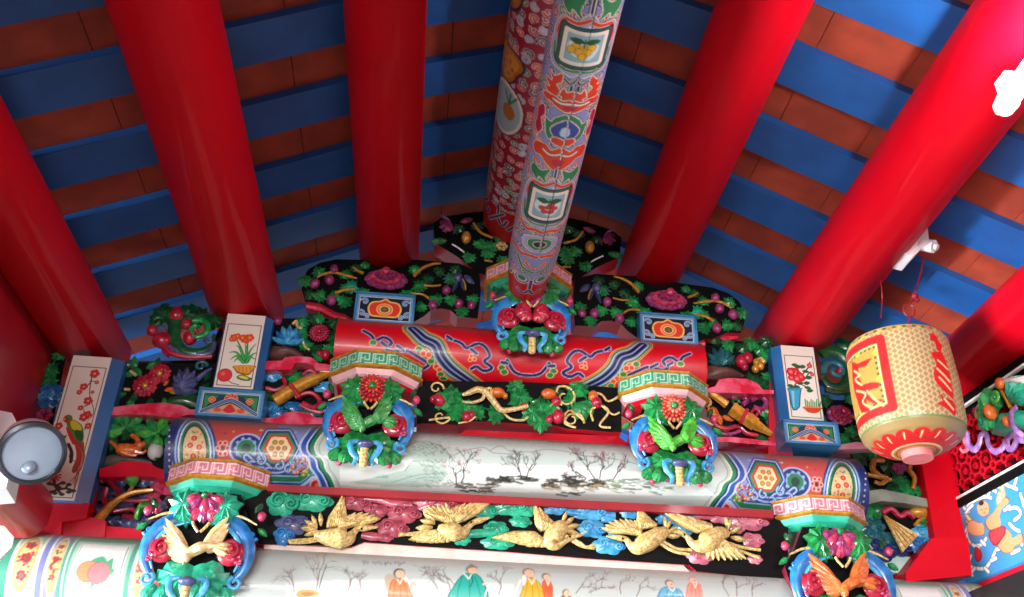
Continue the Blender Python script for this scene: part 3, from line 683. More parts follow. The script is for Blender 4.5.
# ------------------------------------------------------------------ relief carving helpers
LEAFS = {
 'maple': ([(0,.03),(.02,.2),(-.12,.34),(.12,.36),(.14,.56),(.36,.42),(.52,.58),(.6,.34),(.8,.3),(.78,.16),(1,0)], [0,-.2,.5,-.35,.5,-.4,.5,-.35,.3,-.2,.6]),
 'oval': ([(0,.03),(.15,.17),(.4,.26),(.7,.2),(.9,.09),(1,0)], [0,0,0,0,0,.4]),
 'long': ([(0,.03),(.2,.09),(.5,.13),(.8,.08),(1,0)], [0,0,0,0,.3]),
 'petal': ([(0,.08),(.25,.3),(.6,.42),(.85,.34),(1,.12),(.97,0)], [0,0,0,.2,.3,-.2]),
 'wide': ([(0,.04),(.05,.35),(.3,.55),(.55,.45),(.6,.6),(.85,.4),(.8,.2),(1,0)], [0,0,.3,-.3,.4,.2,-.2,.5]),
}
def leaf_out(kind, L, ang, x, z, wid=1.0):
    pts, fo = LEAFS[kind]; up = pts; dn = [(a,-b) for a,b in reversed(pts[:-1])]; fo2 = fo+list(reversed(fo[:-1]))
    a = math.radians(ang); c, s = math.cos(a), math.sin(a)
    return [(x+L*(p*c-q*wid*s), z+L*(p*s+q*wid*c)) for p,q in up+dn], fo2
class Relief:
    def __init__(s, parent, Y, k, mir=False):
        s.p, s.Y, s.k, s.mir = parent, Y, k, mir
    def P(s, x, y, dy=0.0):
        v = un(*s.k(x,y), s.Y-dy)
        if s.mir: v.x = 2*XC-v.x
        return v
    def A(s, a): return 180-a if s.mir else a
    def leaf(s, x, y, L, ang, m=None, kind='maple', dy=.004, h=None, wid=1.0, name='leaf', mb=None):
        v = s.P(x,y,dy); ang = s.A(ang); o, fo = leaf_out(kind, L, ang, v.x, v.z, wid)
        b = mb or MB(); a = math.radians(ang)
        b.dome(o, v.y, h or L*.2, m or LEAF, c=(v.x+L*.42*math.cos(a), v.z+L*.42*math.sin(a)), fold=fo)
        if not mb: return b.build(name, s.p, smooth=22)
    def flower(s, x, y, r, m1, m2=None, layers=3, n=8, dy=.01, core=None, name='flower', squash=.85):
        v = s.P(x,y,dy); b = MB(); m2 = m2 or m1
        for l in range(layers):
            rr = r*(1-l/(layers+.3)); nn = max(4,n-l)
            for i in range(nn):
                a = 360*i/nn+l*21; ar = math.radians(a)
                o,fo = leaf_out('petal', rr*.72, a, v.x+rr*.3*math.cos(ar), v.z+rr*.3*math.sin(ar)*squash, 1.15)
                o = [(px, v.z+(pz-v.z)*squash) for px,pz in o]
                b.dome(o, v.y-l*r*.22, r*.16, m1 if l%2 == 0 else m2, fold=fo, back=.01+l*r*.1)
        b.ball((v.x, v.y-layers*r*.2, v.z), r*.2, core or m2, sy=.7)
        return b.build(name, s.p, smooth=30)
    def chrys(s, x, y, r, m1, m2, dy=.01, core=None, name='flower'):
        v = s.P(x,y,dy); b = MB()
        for l,(q,nn) in enumerate(((1,20),(.72,16),(.46,11))):
            for i in range(nn):
                a = 2*PI*i/nn+l*.2; b.ball((v.x+r*q*.86*math.cos(a), v.y-l*r*.2, v.z+r*q*.86*math.sin(a)), r*.17, m1 if l%2 == 0 else m2, sx=1.15, sy=.9, sz=.72, ang=a, nu=8, nv=5)
            b.sweep([(v.x+r*q*.72*math.cos(t), v.y-l*r*.16+.004, v.z+r*q*.72*math.sin(t)) for t in np.linspace(0,2*PI,18)], r*.13, m2 if l%2 == 0 else m1, seg=6, sub=1)
        b.ball((v.x,v.y-r*.5,v.z), r*.24, core or LEAF, sy=.6)
        return b.build(name, s.p)
    def vine(s, pts, r, m=None, dy=.012, name='branch', mb=None, flat=1, seg=7):
        rr = [q for q in r] if hasattr(r,'__len__') else r
        P = [s.P(p[0],p[1],p[2] if len(p) > 2 else dy) for p in pts]
        b = mb or MB(); b.sweep(P, rr, m or GOLD, seg=seg, sub=4, flat=flat)
        if not mb: return b.build(name, s.p)
    def berry(s, x, y, r, m, dy=.012, sx=1, sz=1.15, ang=0, name='bud', mb=None):
        b = mb or MB(); b.ball(s.P(x,y,dy), r, m, sx=sx, sz=sz, ang=math.radians(s.A(ang)))
        if not mb: return b.build(name, s.p)
    def curl(s, x, y, R, m, w, a0=0, turns=1.2, d=1, dy=.012, tail=None, name='scroll', mb=None, flat=.8):
        v = s.P(x,y,dy); 
        if s.mir: a0 = 180-a0; d = -d
        P = []; W = []
        n = int(turns*9)+2
        if tail:
            t0 = [s.P(p[0],p[1],dy) for p in tail]; P += t0; W += [w*(.5+.5*(i+1)/len(t0)) for i in range(len(t0))]
        for i in range(n):
            t = i/(n-1); a = math.radians(a0)+d*2*PI*turns*t; q = R*(1-.78*t)
            P.append(v+Vector((q*math.cos(a), -t*w*.9, q*math.sin(a)))); W.append(w*(1-.35*t))
        b = mb or MB(); b.sweep(P, W, m, seg=8, sub=2, flat=flat)
        if not mb: return b.build(name, s.p)
    def cloud(s, x, y, R, m, m2=None, dy=.004, sx=1.3, n=6, name='cloud', a0=30):
        v = s.P(x,y,dy); b = MB(); o = []
        for i in range(n*5):
            t = 2*PI*i/(n*5); q = R*(.82+.2*abs(math.cos(n*t/2+.4))); o.append((v.x+q*sx*math.cos(t), v.z+q*.8*math.sin(t)))
        b.dome(o, v.y, R*.3, m, rings=3)
        for (cx,cz,q,d) in ((-.25*sx,.05,.5,1),(.55*sx,-.1,.34,-1)):
            P = []; W = []
            for i in range(16):
                t = i/15; a = math.radians(a0)+d*2*PI*1.5*t; rr = R*q*(1-.85*t); P.append((v.x+R*cx+rr*math.cos(a), v.y-R*.27-t*R*.12, v.z+R*cz+rr*math.sin(a))); W.append(R*.10*(1-.3*t))
            b.sweep(P, W, m2 or m, seg=6, sub=1)
        return b.build(name, s.p)
    def board(s, pts, t=.08, mf=None, ms=None, smooth=False, name='backboard', dy=0):
        P = [s.P(x,y,dy) for x,y in pts]
        if smooth:
            n = len(P); Q = []
            for i in range(n):
                p0,p1,p2,p3 = P[i-1],P[i],P[(i+1)%n],P[(i+2)%n]
                for k in range(4):
                    u = k/4; Q.append(.5*((2*p1)+(p2-p0)*u+(2*p0-5*p1+4*p2-p3)*u*u+(3*p1-p0-3*p2+p3)*u**3))
            P = Q
        b = MB(); b.prism(P, [p+Vector((0,t,0)) for p in P], mf or BLACK, ms or REDG); return b.build(name, s.p, smooth=30)
    def dome(s, pts, m, h=.02, dy=.004, name='relief', smooth=True, mb=None, fold=None):
        P = [s.P(x,y,dy) for x,y in pts]
        o = [(p.x,p.z) for p in P]
        if smooth:
            n = len(o); Q = []
            for i in range(n):
                p0,p1,p2,p3 = (np.array(o[j%n]) for j in (i-1,i,i+1,i+2))
                for k in range(3):
                    u = k/3; Q.append(tuple(.5*((2*p1)+(p2-p0)*u+(2*p0-5*p1+4*p2-p3)*u*u+(3*p1-p0-3*p2+p3)*u**3)))
            o = Q
        b = mb or MB(); b.dome(o, P[0].y, h, m)
        if not mb: return b.build(name, s.p)
    def items(s, L):
        for it in L:
            k, a = it[0], it[1:]
            kw = a[-1] if isinstance(a[-1], dict) else {}
            if kw: a = a[:-1]
            {'L':s.leaf,'F':s.flower,'C':s.chrys,'V':s.vine,'B':s.berry,'S':s.curl,'N':s.cloud,'D':s.dome}[k](*a, **kw)
def wing(mb, root0, root1, tips, y, m, n=9, lift=.012, w=.012):
    # overlapping feathers from a root line to a curve of tips (all Vectors on the panel plane)
    def at(L, t):
        t *= len(L)-1; i = min(int(t), len(L)-2); return L[i].lerp(L[i+1], t-i)
    for i in range(n):
        t = i/(n-1); a = root0.lerp(root1, t); b = at(tips, t); d = b-a; L = d.length; ang = math.degrees(math.atan2(d.z,d.x))
        o,fo = leaf_out('long', L, ang, a.x, a.z, 1.15*w/(.13*L) if L > 0 else 1)
        mb.dome(o, y-.003-.0012*(i%2), .008, m, c=(a.x+d.x*.4, a.z+d.z*.4))
    for row,q in enumerate((.45,.25)):
        for i in range(n):
            t = (i+.5*(row%2))/(n); a = root0.lerp(root1, t); b = a.lerp(at(tips,t), q+.18); d = b-a; L = d.length; ang = math.degrees(math.atan2(d.z,d.x))
            o,fo = leaf_out('oval', L, ang, a.x, a.z, .62*w/(.26*L) if L > 0 else 1)
            mb.dome(o, y-.009-.004*row, .007, m, c=(a.x+d.x*.5, a.z+d.z*.5))
REDG = mat('gloss_red_edge', '#cc0c2c', '#b80820', .3, .35, 9)
# ------------------------------------------------------------------ carved boards of the gable frame
def panel(label, loc_px, Y, k, group=None, mir=False, name='wood_carving'):
    v = un(*k(*loc_px), Y)
    if mir: v.x = 2*XC-v.x
    return Relief(thing(name, label, 'carving', v, group), Y, k, mir)
def base_block(k, quad, label, mir=False, kind='lotus', Y=-.06, depth=.1):
    # small framed block under a purlin: its face is painted
    P = [un(*k(*q), Y) for q in quad]
    if mir: P = [Vector((2*XC-p.x,p.y,p.z)) for p in P]
    x0 = min(P[0].x,P[3].x); x1 = max(P[1].x,P[2].x)
    if mir: x0 = min(P[1].x,P[2].x); x1 = max(P[0].x,P[3].x)
    z1 = (P[0].z+P[1].z)/2; z0 = (P[2].z+P[3].z)/2
    t = thing('painted_pedestal', label, 'painted block', ((x0+x1)/2, Y+depth/2, z0))
    cv = Canvas(x0,x1,z0,z1,900,'#6f9cc0'); W,H = x1-x0,z1-z0; cx = (x0+x1)/2
    R = lambda a,b,c,d,col: cv.poly([(x0+W*a,z0+H*b),(x0+W*c,z0+H*b),(x0+W*c,z0+H*d),(x0+W*a,z0+H*d)], col, raw=True)
    R(.05,.09,.95,.91,'#d8e4e4'); R(.06,.11,.94,.89,'#121a34')
    if kind == 'lotus':
        cv.poly([(cx+W*.3*a, z0+H*(.5+.38*b)) for a,b in ((-1,0),(-.8,.6),(-.3,.75),(0,1),(.3,.75),(.8,.6),(1,0),(.8,-.7),(.3,-.8),(-.3,-.8),(-.8,-.7))], '#e8c060', True, raw=True)
        cv.poly([(cx+W*.27*a, z0+H*(.5+.32*b)) for a,b in ((-1,0),(-.8,.6),(-.3,.75),(0,1),(.3,.75),(.8,.6),(1,0),(.8,-.7),(.3,-.8),(-.3,-.8),(-.8,-.7))], '#d83a20', True, raw=True)
        for e,c in ((1,'#f0b070'),(.86,'#e87040'),(.62,'#f0d080'),(.5,'#1c6a34')): cv.poly([(cx+W*.15*e*math.cos(t_), z0+H*(.48+.22*e*math.sin(t_))) for t_ in np.linspace(0,2*PI,16,endpoint=False)], c, raw=True)
        cv.disc((cx,z0+H*.48), H*.05, '#c03020', raw=True)
        for sg in (-1,1):
            for (dx,dz,q) in ((.36,.72,.07),(.40,.3,.07),(.3,.2,.05)):
                c = (cx+sg*W*dx, z0+H*dz)
                P_ = [(c[0]+sg*H*q*1.8*(1-i/12)*math.cos(.5+i*.55), c[1]+H*q*1.8*(1-i/12)*math.sin(.5+i*.55)) for i in range(11)]
                cv.line(P_, '#a8c4e0', H*.07, raw=True); cv.line(P_, '#4f7fb8', H*.03, raw=True)
    else:
        R(.08,.14,.92,.86,'#1d7a48'); R(.10,.18,.90,.82,'#15304c')
        for sg in (-1,1):
            cv.poly([(cx+sg*W*.42,z0+H*.78),(cx+sg*W*.2,z0+H*.78),(cx+sg*W*.4,z0+H*.3)], '#1f8a50', raw=True)
            for i in range(4): cv.disc((cx+sg*W*(.3+.03*math.cos(i*1.57)), z0+H*(.62+.07*math.sin(i*1.57))), H*.07, '#e8a878', raw=True); cv.disc((cx+sg*W*(.3+.03*math.cos(i*1.57)), z0+H*(.62+.07*math.sin(i*1.57))), H*.055, '#d84a28', raw=True)
        for i in range(5): cv.disc((cx+W*.07*math.cos(i*.785), z0+H*(.70+.12*math.sin(i*.785))), H*.095, '#f0b888', raw=True); cv.disc((cx+W*.07*math.cos(i*.785), z0+H*(.70+.12*math.sin(i*.785))), H*.08, '#d03028', raw=True)
        arch = [(cx+W*a, z0+H*b) for a,b in ((-.43,.13),(-.3,.3),(-.14,.52),(0,.64),(.14,.52),(.3,.3),(.43,.13))]
        cv.line(arch, '#d8e4e8', H*.15, raw=True, smooth=True); cv.line(arch, '#16204e', H*.12, raw=True, smooth=True); cv.line(arch, '#4f86c0', H*.05, raw=True, smooth=True)
        cv.poly([(cx+W*a, z0+H*b) for a,b in ((-.34,.13),(-.2,.3),(-.08,.44),(0,.5),(.08,.44),(.2,.3),(.34,.13))], '#c8a070', True, raw=True)
        cv.poly([(cx+W*.1*a, z0+H*(.28+.2*b)) for a,b in ((-1,-.4),(-.7,.3),(0,1),(.7,.3),(1,-.4),(0,-.8))], '#c8202c', True, raw=True)
        for sg in (-1,1): cv.poly([(cx+sg*W*(.18+.07*a), z0+H*(.22+.1*b)) for a,b in ((-1,0),(0,.9),(1,-.2),(0,-.8))], '#d84a30', True, raw=True)
    fp = lambda U,V: (U, np.full(U.shape, Y), V)
    grid_mesh('painted_face', np.linspace(x0,x1,110), np.linspace(z0,z1,70), fp, cv, PAINT, t)
    b = MB(); e = .006
    b.box((x0-e,Y+.002,z0-e),(x1+e,Y+depth,z1+e), mat('frame_blue','#3f86b8','#2f70a4',.35,.4,12))
    for a_,c_ in (((x0-e,Y-.008,z1-.002),(x1+e,Y+.004,z1+e)),((x0-e,Y-.008,z0-e),(x1+e,Y+.004,z0+.002)),((x0-e,Y-.008,z0),(x0+.003,Y+.004,z1)),((x1-.003,Y-.008,z0),(x1+e,Y+.004,z1))): b.box(a_, c_, MATS['frame_blue'])
    b.build('frame', t, smooth=False)
    return t
sides = (('left',False),('right',True))
k1 = K(420,200,3.73); k12 = K(290,240,5.973); kid = lambda x,y: (x,y)
for sd, mr in sides:
    # peak boards behind the ridge beams
    r = panel('black carved board with green leaves tucked behind the ridge beams, %s half' % sd, (180,270), .0, k1, 'pair of peak boards', mr)
    r.board([(50,85),(90,62),(200,45),(300,40),(375,40),(375,300),(300,300),(215,270),(140,212),(55,160)], .10)
    r.items([('L',120,90,.06,200,PURP,'wide'),('L',150,80,.06,20,PURP,'oval'),('L',140,95,.05,250,PURP,'long'),('L',110,75,.05,150,LILAC,'long'),
        ('V',[(200,85),(225,120),(270,140)],.006),('V',[(240,225),(270,230)],.005),('B',172,140,.022,GOLD,{'sz':1.4}),
        ('L',215,150,.055,300),('L',245,165,.06,330),('L',270,190,.06,210),('L',280,150,.05,20),('L',190,200,.055,250),('L',100,150,.07,190,LEAF,'oval'),('L',205,110,.05,60,LEAFD),('L',150,120,.05,120,LEAFD),
        ('F',305,170,.026,PGOLD,PGOLD,1,6),('L',300,130,.05,90,LEAFD),('L',250,100,.05,80,LEAFD),('L',310,210,.05,270),('V',[(120,165),(145,180),(165,195)],.004,WHITEP)])
    # boards holding the upper pair of purlins
    r = panel('carved board with purple peony under the purlin just %s of the ridge' % sd, (500,420), -.01, k12, 'pair of peony boards', mr)
    r.board([(70,300),(68,240),(110,175),(180,135),(280,115),(420,118),(760,118),(896,130),(1010,140),(1130,190),(1140,300),(1130,400),(1120,470),(1000,455),(960,420),(900,408),(840,420),(800,455),(730,495),(410,495),(330,445),(270,430),(180,380),(90,368)], .10)
    r.items([('L',185,215,.055,120),('L',120,250,.055,170),('L',210,330,.055,190),('L',240,320,.05,330),('L',340,340,.06,250),('L',325,230,.05,80),('L',330,260,.055,300),('L',400,270,.06,200,TEAL),('L',140,310,.05,230,LEAFD),('L',450,170,.04,100),
        ('L',740,200,.05,80),('L',740,270,.06,350),('L',800,240,.05,20,LEAFD),('L',870,200,.05,40,LEAFD),('L',860,330,.055,300),('L',800,380,.05,230),('L',700,300,.06,280),('L',450,290,.05,250),('L',390,190,.045,90,LEAFD),('L',930,230,.055,0),('L',960,330,.055,280),('L',1040,400,.055,250),('L',980,200,.05,70,LEAFD),('L',1080,330,.05,300),
        ('V',[(160,225),(200,205),(260,195),(330,210),(400,230)],[.004,.007,.006,.004]),('V',[(270,320),(320,300),(390,295)],[.008,.004]),('V',[(375,160),(400,180),(440,200)],[.003,.007]),
        ('V',[(740,215),(790,170),(850,145),(900,140)],[.008,.005]),('V',[(800,270),(850,275),(900,270)],[.005,.004]),('V',[(730,320),(790,325),(830,350)],[.004,.006]),('V',[(1000,200),(1040,250),(1050,300)],.004),
        ('B',148,262,.021,PURP,{'ang':-30}),('B',235,238,.021,PURP,{'ang':20}),('B',248,360,.021,PURP),('B',265,175,.019,PURP),('B',855,390,.021,PURP),('B',935,300,.019,PURP),('B',1010,380,.02,PURP),('B',1085,390,.018,PURP),
        ('F',575,235,.088,PURP,ROSE,4,10,{'squash':.6,'dy':.03}),
        ('L',1010,230,.075,250,GREYB,'long'),('L',1020,220,.07,285,GREYB,'long'),('L',1040,210,.06,320,GREYB,'oval'),('L',990,215,.06,200,GREYB,'long'),('B',1005,225,.02,GREYB,{'name':'bird'})])
    base_block(k12, [(405,322),(742,338),(728,500),(405,492)], 'small blue framed block with a red lotus below the purple peony, %s of the ridge' % sd, mr, 'lotus', Y=-.07, depth=.055)
k2 = K(90,300,4.096); k3 = K(690,320,4.59); k17 = K(860,380,2.75)
# ---- left flank
r = panel('openwork green scroll carving on top of the frame, in front of the left roof slope', (380,230), .0, k2, None, name='scroll_carving')
r.items([('V',[(330,60),(350,100),(345,150),(380,205),(440,215),(490,190),(510,140)],[.03,.028,.026,.022,.018,.012,.008],LEAFD,{'name':'scroll','flat':.6}),
    ('S',440,125,.05,LEAF,.014,120,1.2,-1,{'dy':.02}),('S',275,95,.03,LEAFD,.014,0,1.0,1),('L',330,80,.09,150,LEAFD,'wide'),('L',350,70,.10,10,LEAFD,'wide'),('L',420,60,.08,350,LEAFD,'maple'),('L',480,90,.07,20,LEAFD,'maple'),
    ('B',255,125,.022,CRIM),('B',355,62,.03,CRIM),('B',295,165,.03,CRIM,{'sx':1.3}),('B',410,155,.028,CRIM),('L',300,180,.06,300,CRIM,'oval'),('B',395,100,.022,CRIM),
    ('V',[(300,190),(350,205),(420,222),(490,215),(510,170)],[.008,.016,.017,.014,.008],GREYB,{'name':'ribbon','flat':.6}),('V',[(290,170),(330,215),(400,235),(500,232)],[.006,.012,.010,.008],CRIM,{'name':'ribbon'}),('S',490,165,.02,GREYB,.009,90,1,1)])
r = panel('carved panel of red flowers and a slate-blue plant between the two left painted posts', (280,440), .02, k2)
r.board([(95,258),(510,258),(510,300),(470,440),(395,432),(370,430),(340,442),(250,425),(160,432),(90,445),(85,350)], .09)
for (x,y,a,c) in [(130,290,60,LEAFD),(180,285,100,LEAF),(130,340,170,LEAF),(150,380,200,LEAFD),(120,400,230,LEAF),(170,400,270,LEAF),(200,370,250,LEAFD),(210,310,140,LEAF),(260,290,80,LEAFD),(300,400,300,LEAF),(250,400,270,LEAFD),(330,420,340,LEAF),(140,310,30,LEAF),(230,280,40,LEAF)]: r.leaf(x,y,.06,a,c,'oval')
for cx,cy,rr in ((225,350,.05),(285,300,.045)):
    for a in (20,95,160,230,300): r.leaf(cx,cy,rr,a,CRIM,'wide',dy=.02,name='petal')
    r.berry(cx,cy,.012,GOLD,dy=.035,name='flower_core')
r.items([('L',300,350,.035,60,ORNG,'oval'),('L',305,370,.04,20,ORNG,'oval'),('L',320,365,.035,330,GOLD,'oval'),('V',[(165,290),(190,310)],.006,PGOLD),('V',[(140,365),(165,368)],.006,PGOLD)])
for a,L in ((90,.095),(70,.09),(110,.09),(50,.08),(130,.075),(30,.06),(155,.05)): r.leaf(380,365,L,a,GREYB,'long',dy=.02,wid=1.5)
r.items([('D',[(340,350),(380,340),(420,355),(440,375),(400,390),(350,385)],GREYB,.02),('D',[(300,410),(340,395),(400,385),(450,390),(450,440),(300,440)],LEAFD,.02,{'name':'ground'}),
    ('V',[(420,340),(470,300),(500,280)],[.014,.006],GREYB),('S',455,272,.024,DTEAL,.008,0,1.2,1),('L',440,380,.06,50,LEAFD,'oval'),('L',470,330,.05,70,LEAFD,'oval')])
r = panel('carved panel of a blue plant and red peony left of the red beam', (860,240), .02, k2)
r.board([(735,75),(1000,75),(1000,240),(950,245),(905,238),(860,232),(800,240),(730,245)], .09)
for a,L in ((90,.085),(68,.085),(112,.085),(45,.075),(135,.075),(20,.07),(160,.07)): r.leaf(808,178,L,a,BLUE if a%2 else SKY,'long',dy=.02,wid=1.4)
r.items([('D',[(740,190),(770,195),(800,190),(850,205),(870,235),(740,240)],BROWN,.03,{'name':'rock'}),('C',940,135,.04,CRIM,ROSE,.02,CRIM),
    ('V',[(830,100),(845,85),(850,110),(870,115)],.006,PGOLD),('V',[(870,160),(880,190),(900,205)],.005,PGOLD),('B',965,225,.02,CRIM),('B',940,220,.012,CRIM),('B',770,85,.018,PURP)]+
    [('L',x,y,.055,a,c) for x,y,a,c in ((870,110,100,LEAF),(900,90,60,LEAFD),(890,130,200,LEAF),(900,170,230,LEAF),(930,185,270,LEAFD),(975,180,300,LEAF),(985,110,60,LEAFD),(930,95,90,LEAF),(870,150,180,LEAFD),(950,210,250,LEAF),(975,150,0,LEAFD))])
r = panel('carved panel of a golden brush and blue clouds left of the middle bracket', (840,470), .03, k2)
r.board([(715,285),(1000,285),(1000,470),(960,480),(900,465),(830,462),(760,478),(712,470)], .09)
b = MB()
r.vine([(755,415),(860,350),(930,320)],[.026,.026,.024],GOLD,dy=.04,mb=b,seg=10); r.vine([(930,320),(1000,290)],[.018,.012],GOLD,dy=.04,mb=b); r.vine([(940,290),(1010,300)],.005,GOLD,dy=.05,mb=b); b.build('golden_brush', r.p)
r.items([('V',[(820,345),(840,370),(860,400)],.008,CRIM,{'dy':.07,'name':'ribbon'}),('V',[(840,400),(900,380),(940,410),(920,440),(870,420)],.009,CRIM,{'dy':.03,'name':'ribbon'}),('V',[(870,310),(900,290),(940,310)],.009,CRIM,{'name':'ribbon'}),('V',[(720,360),(760,370),(800,350),(790,320)],.009,CRIM,{'name':'ribbon'}),('V',[(860,430),(900,450),(950,460),(960,420)],.009,CRIM,{'name':'ribbon'})]+
    [('N',x,y,.034,c) for x,y,c in ((740,310,SKY),(740,440,SKY),(770,460,BLUE),(955,355,SKY),(910,315,BLUE),(905,465,DTEAL),(825,440,BLUE),(960,440,BLUE))]+[('L',790,300,.06,20,LEAFD),('L',820,310,.06,340,LEAF),('L',830,450,.06,200,LEAFD),('L',750,390,.05,190,LEAFD)])
k6 = K(90,420,4.265)
r = panel('carved panel of an orange deer under palm leaves left of the white beam', (200,190), .03, k6)
r.board([(55,0),(365,0),(340,90),(330,200),(300,215),(240,185),(150,178),(100,190),(45,205),(45,100)], .09)
b = MB(); r.vine([(120,120),(150,128),(190,128),(215,115)],[.018,.026,.024,.014],ORNG,dy=.03,mb=b,seg=10); r.vine([(200,115),(205,90),(190,68)],[.014,.01,.008],ORNG,dy=.035,mb=b); r.vine([(190,72),(175,62)],[.012,.006],ORNG,dy=.04,mb=b); r.vine([(205,112),(225,104),(238,104)],[.014,.012,.006],ORNG,dy=.04,mb=b)
r.vine([(125,125),(105,105),(85,92)],[.012,.007,.006],ORNG,dy=.03,mb=b); r.vine([(140,135),(175,150),(200,150)],[.012,.007,.005],ORNG,dy=.04,mb=b); r.vine([(195,135),(225,140),(240,128)],[.01,.006,.005],ORNG,dy=.04,mb=b); b.build('deer', r.p)
for cx,cy,as_ in ((150,40,(10,50,90,130,170,200)),(290,60,(30,80,130,180,230,280))):
    for a in as_: r.leaf(cx,cy,.085,a,LEAF if a%20 else LEAFL,'long',dy=.02,wid=1.9)
r.items([('V',[(150,45),(155,90)],.016,LEAFD,{'name':'trunk'}),('V',[(300,60),(290,130),(280,170)],.014,LEAFD,{'name':'trunk'}),('D',[(60,165),(100,145),(180,155),(250,170),(250,195),(60,200)],GREY,.025,{'name':'rock'}),('B',280,135,.03,STONEW,{'name':'stone'}),('B',268,105,.016,ROSE),('L',90,130,.08,95,LEAFD,'oval'),('L',70,100,.07,80,LEAFD,'oval'),('L',330,120,.06,100,LEAF,'oval'),('L',250,90,.06,60,LEAF,'oval')])
r = panel('carved panel of a golden stalk, green lotus leaves and dark blue clouds', (150,455), .03, k6)
r.board([(25,245),(330,240),(350,290),(290,380),(262,480),(230,485),(200,462),(90,455),(50,470),(5,455),(15,340)], .09)
r.items([('V',[(20,455),(60,395),(110,345),(180,310),(270,298)],[.02,.017,.013,.010,.007],GOLD,{'dy':.04,'name':'stalk'}),('V',[(160,315),(180,285),(175,262)],[.008,.006],GOLD,{'dy':.04,'name':'stalk'}),
    ('D',[(150,245),(205,240),(195,270),(175,282),(158,268)],LEAFL,.03,{'dy':.05,'name':'lotus_leaf'}),('D',[(205,360),(235,345),(262,362),(255,385),(220,390),(205,420),(188,412)],LEAFL,.03,{'dy':.05,'name':'lotus_leaf'}),
    ('V',[(45,265),(70,250),(100,280),(130,320)],.010,CRIM,{'name':'ribbon'}),('V',[(70,290),(60,340),(90,380),(60,400)],.011,CRIM,{'name':'ribbon'}),('V',[(100,390),(180,380),(200,410),(140,410)],.009,CRIM,{'name':'ribbon'}),('V',[(120,340),(200,345),(250,340)],.008,ROSE,{'name':'ribbon'}),
    ('L',300,310,.06,120,ROSE,'petal'),('L',300,310,.06,30,ROSE,'petal'),('L',300,310,.06,210,ROSE,'petal'),('L',290,330,.06,270,ROSE,'petal')]+
    [('N',x,y,.026,GREYB if (x+y)%3 else NAVY,GREYB) for x,y in ((60,325),(85,365),(45,300),(110,300),(130,260),(220,265),(260,260),(240,320),(150,370),(175,335),(125,430),(160,435),(200,440),(80,430),(240,420),(290,365),(30,380))])
# ---- right flank
r = panel('carved panel of a teal plant, red pears and grapes right of the red beam', (220,290), .02, k3)
r.board([(70,92),(372,100),(375,300),(320,285),(260,265),(170,262),(120,280),(75,300)], .09)
for a,L in ((90,.085),(65,.085),(115,.085),(40,.075),(140,.075),(165,.06)): r.leaf(150,205,L,a,DTEAL,'long',dy=.02,wid=1.5)
r.items([('D',[(80,210),(130,215),(180,218),(230,240),(240,262),(80,270)],BROWN,.03,{'name':'rock'}),('B',235,190,.026,CRIM,{'name':'pear'}),('B',262,175,.024,CRIM,{'name':'pear'}),('B',250,215,.016,CRIM,{'name':'pear'}),
    ('B',305,195,.016,GOLD),('B',322,210,.018,GOLD),('B',300,225,.016,GOLD),('B',335,190,.012,PGOLD),('V',[(310,180),(330,175),(345,195)],.005,PGOLD)]+
    [('L',x,y,.06,a,c) for x,y,a,c in ((200,130,150,LEAF),(235,150,60,LEAFD),(300,150,30,LEAF),(335,150,330,LEAF),(340,120,60,LEAFD),(350,240,300,LEAF),(345,270,250,LEAFD),(280,140,100,LEAF),(200,170,200,LEAFD),(290,250,260,LEAFD),(110,110,80,LEAFD),(260,115,20,LEAF))])
r = panel('carved panel of a golden sword handle tied with purple ribbons, right of the middle bracket', (220,540), .03, k3)
r.board([(60,340),(385,345),(395,560),(330,555),(290,545),(180,530),(110,535),(100,480),(70,400)], .09)
b = MB(); r.vine([(95,335),(170,390)],[.014,.018],GOLD,dy=.04,mb=b); r.vine([(190,405),(300,480)],[.032,.032],GOLD,dy=.04,mb=b,seg=6); r.vine([(300,480),(375,525)],[.026,.010],GOLD,dy=.04,mb=b,seg=6); b.build('golden_hilt', r.p)
r.items([('V',[(230,475),(265,410)],.007,CRIM,{'dy':.075,'name':'ribbon'}),('V',[(280,370),(320,350),(350,380),(330,410),(290,400)],.011,PURP,{'name':'ribbon'}),('V',[(190,360),(230,345),(260,370),(240,390)],.011,PURP,{'name':'ribbon'}),('V',[(110,480),(160,500),(220,490),(260,520),(310,530)],.010,CRIM,{'name':'ribbon'}),('V',[(120,520),(180,525),(230,510)],.008,PURP,{'name':'ribbon'}),
    ('L',130,420,.05,200,ORNG,'wide'),('L',130,430,.05,280,ORNG,'oval'),('L',150,440,.05,340,ORNG,'oval'),('V',[(80,350),(95,380),(80,400)],.006,PGOLD),('V',[(345,420),(380,430),(385,450)],.006,PGOLD)]+
    [('L',x,y,.055,a,c) for x,y,a,c in ((330,440,60,LEAF),(350,470,20,LEAFD),(350,540,340,LEAF),(180,510,200,LEAFD),(140,520,180,LEAF),(320,520,300,LEAFD),(370,400,80,LEAFD))]+[('S',300,430,.022,CRIM,.007,0,1.1,1),('S',210,380,.018,LEAFD,.007,0,1.1,1)])
r = panel('openwork dark green scroll carving behind the woven lantern, in front of the right roof slope', (680,330), .0, k3, None, name='scroll_carving')
r.items([('V',[(600,160),(640,140),(700,160),(735,210),(730,270),(690,310),(640,300),(610,260)],[.02,.026,.028,.026,.024,.022,.018,.012],LEAFD,{'name':'scroll','flat':.6}),('S',665,235,.05,DTEAL,.014,200,1.2,-1,{'dy':.02}),
    ('L',620,150,.08,100,LEAFD,'wide'),('L',700,150,.08,50,LEAFD,'wide'),('V',[(620,320),(680,335),(740,320)],.012,LEAFD,{'name':'scroll'}),('B',690,240,.02,CRIM)])
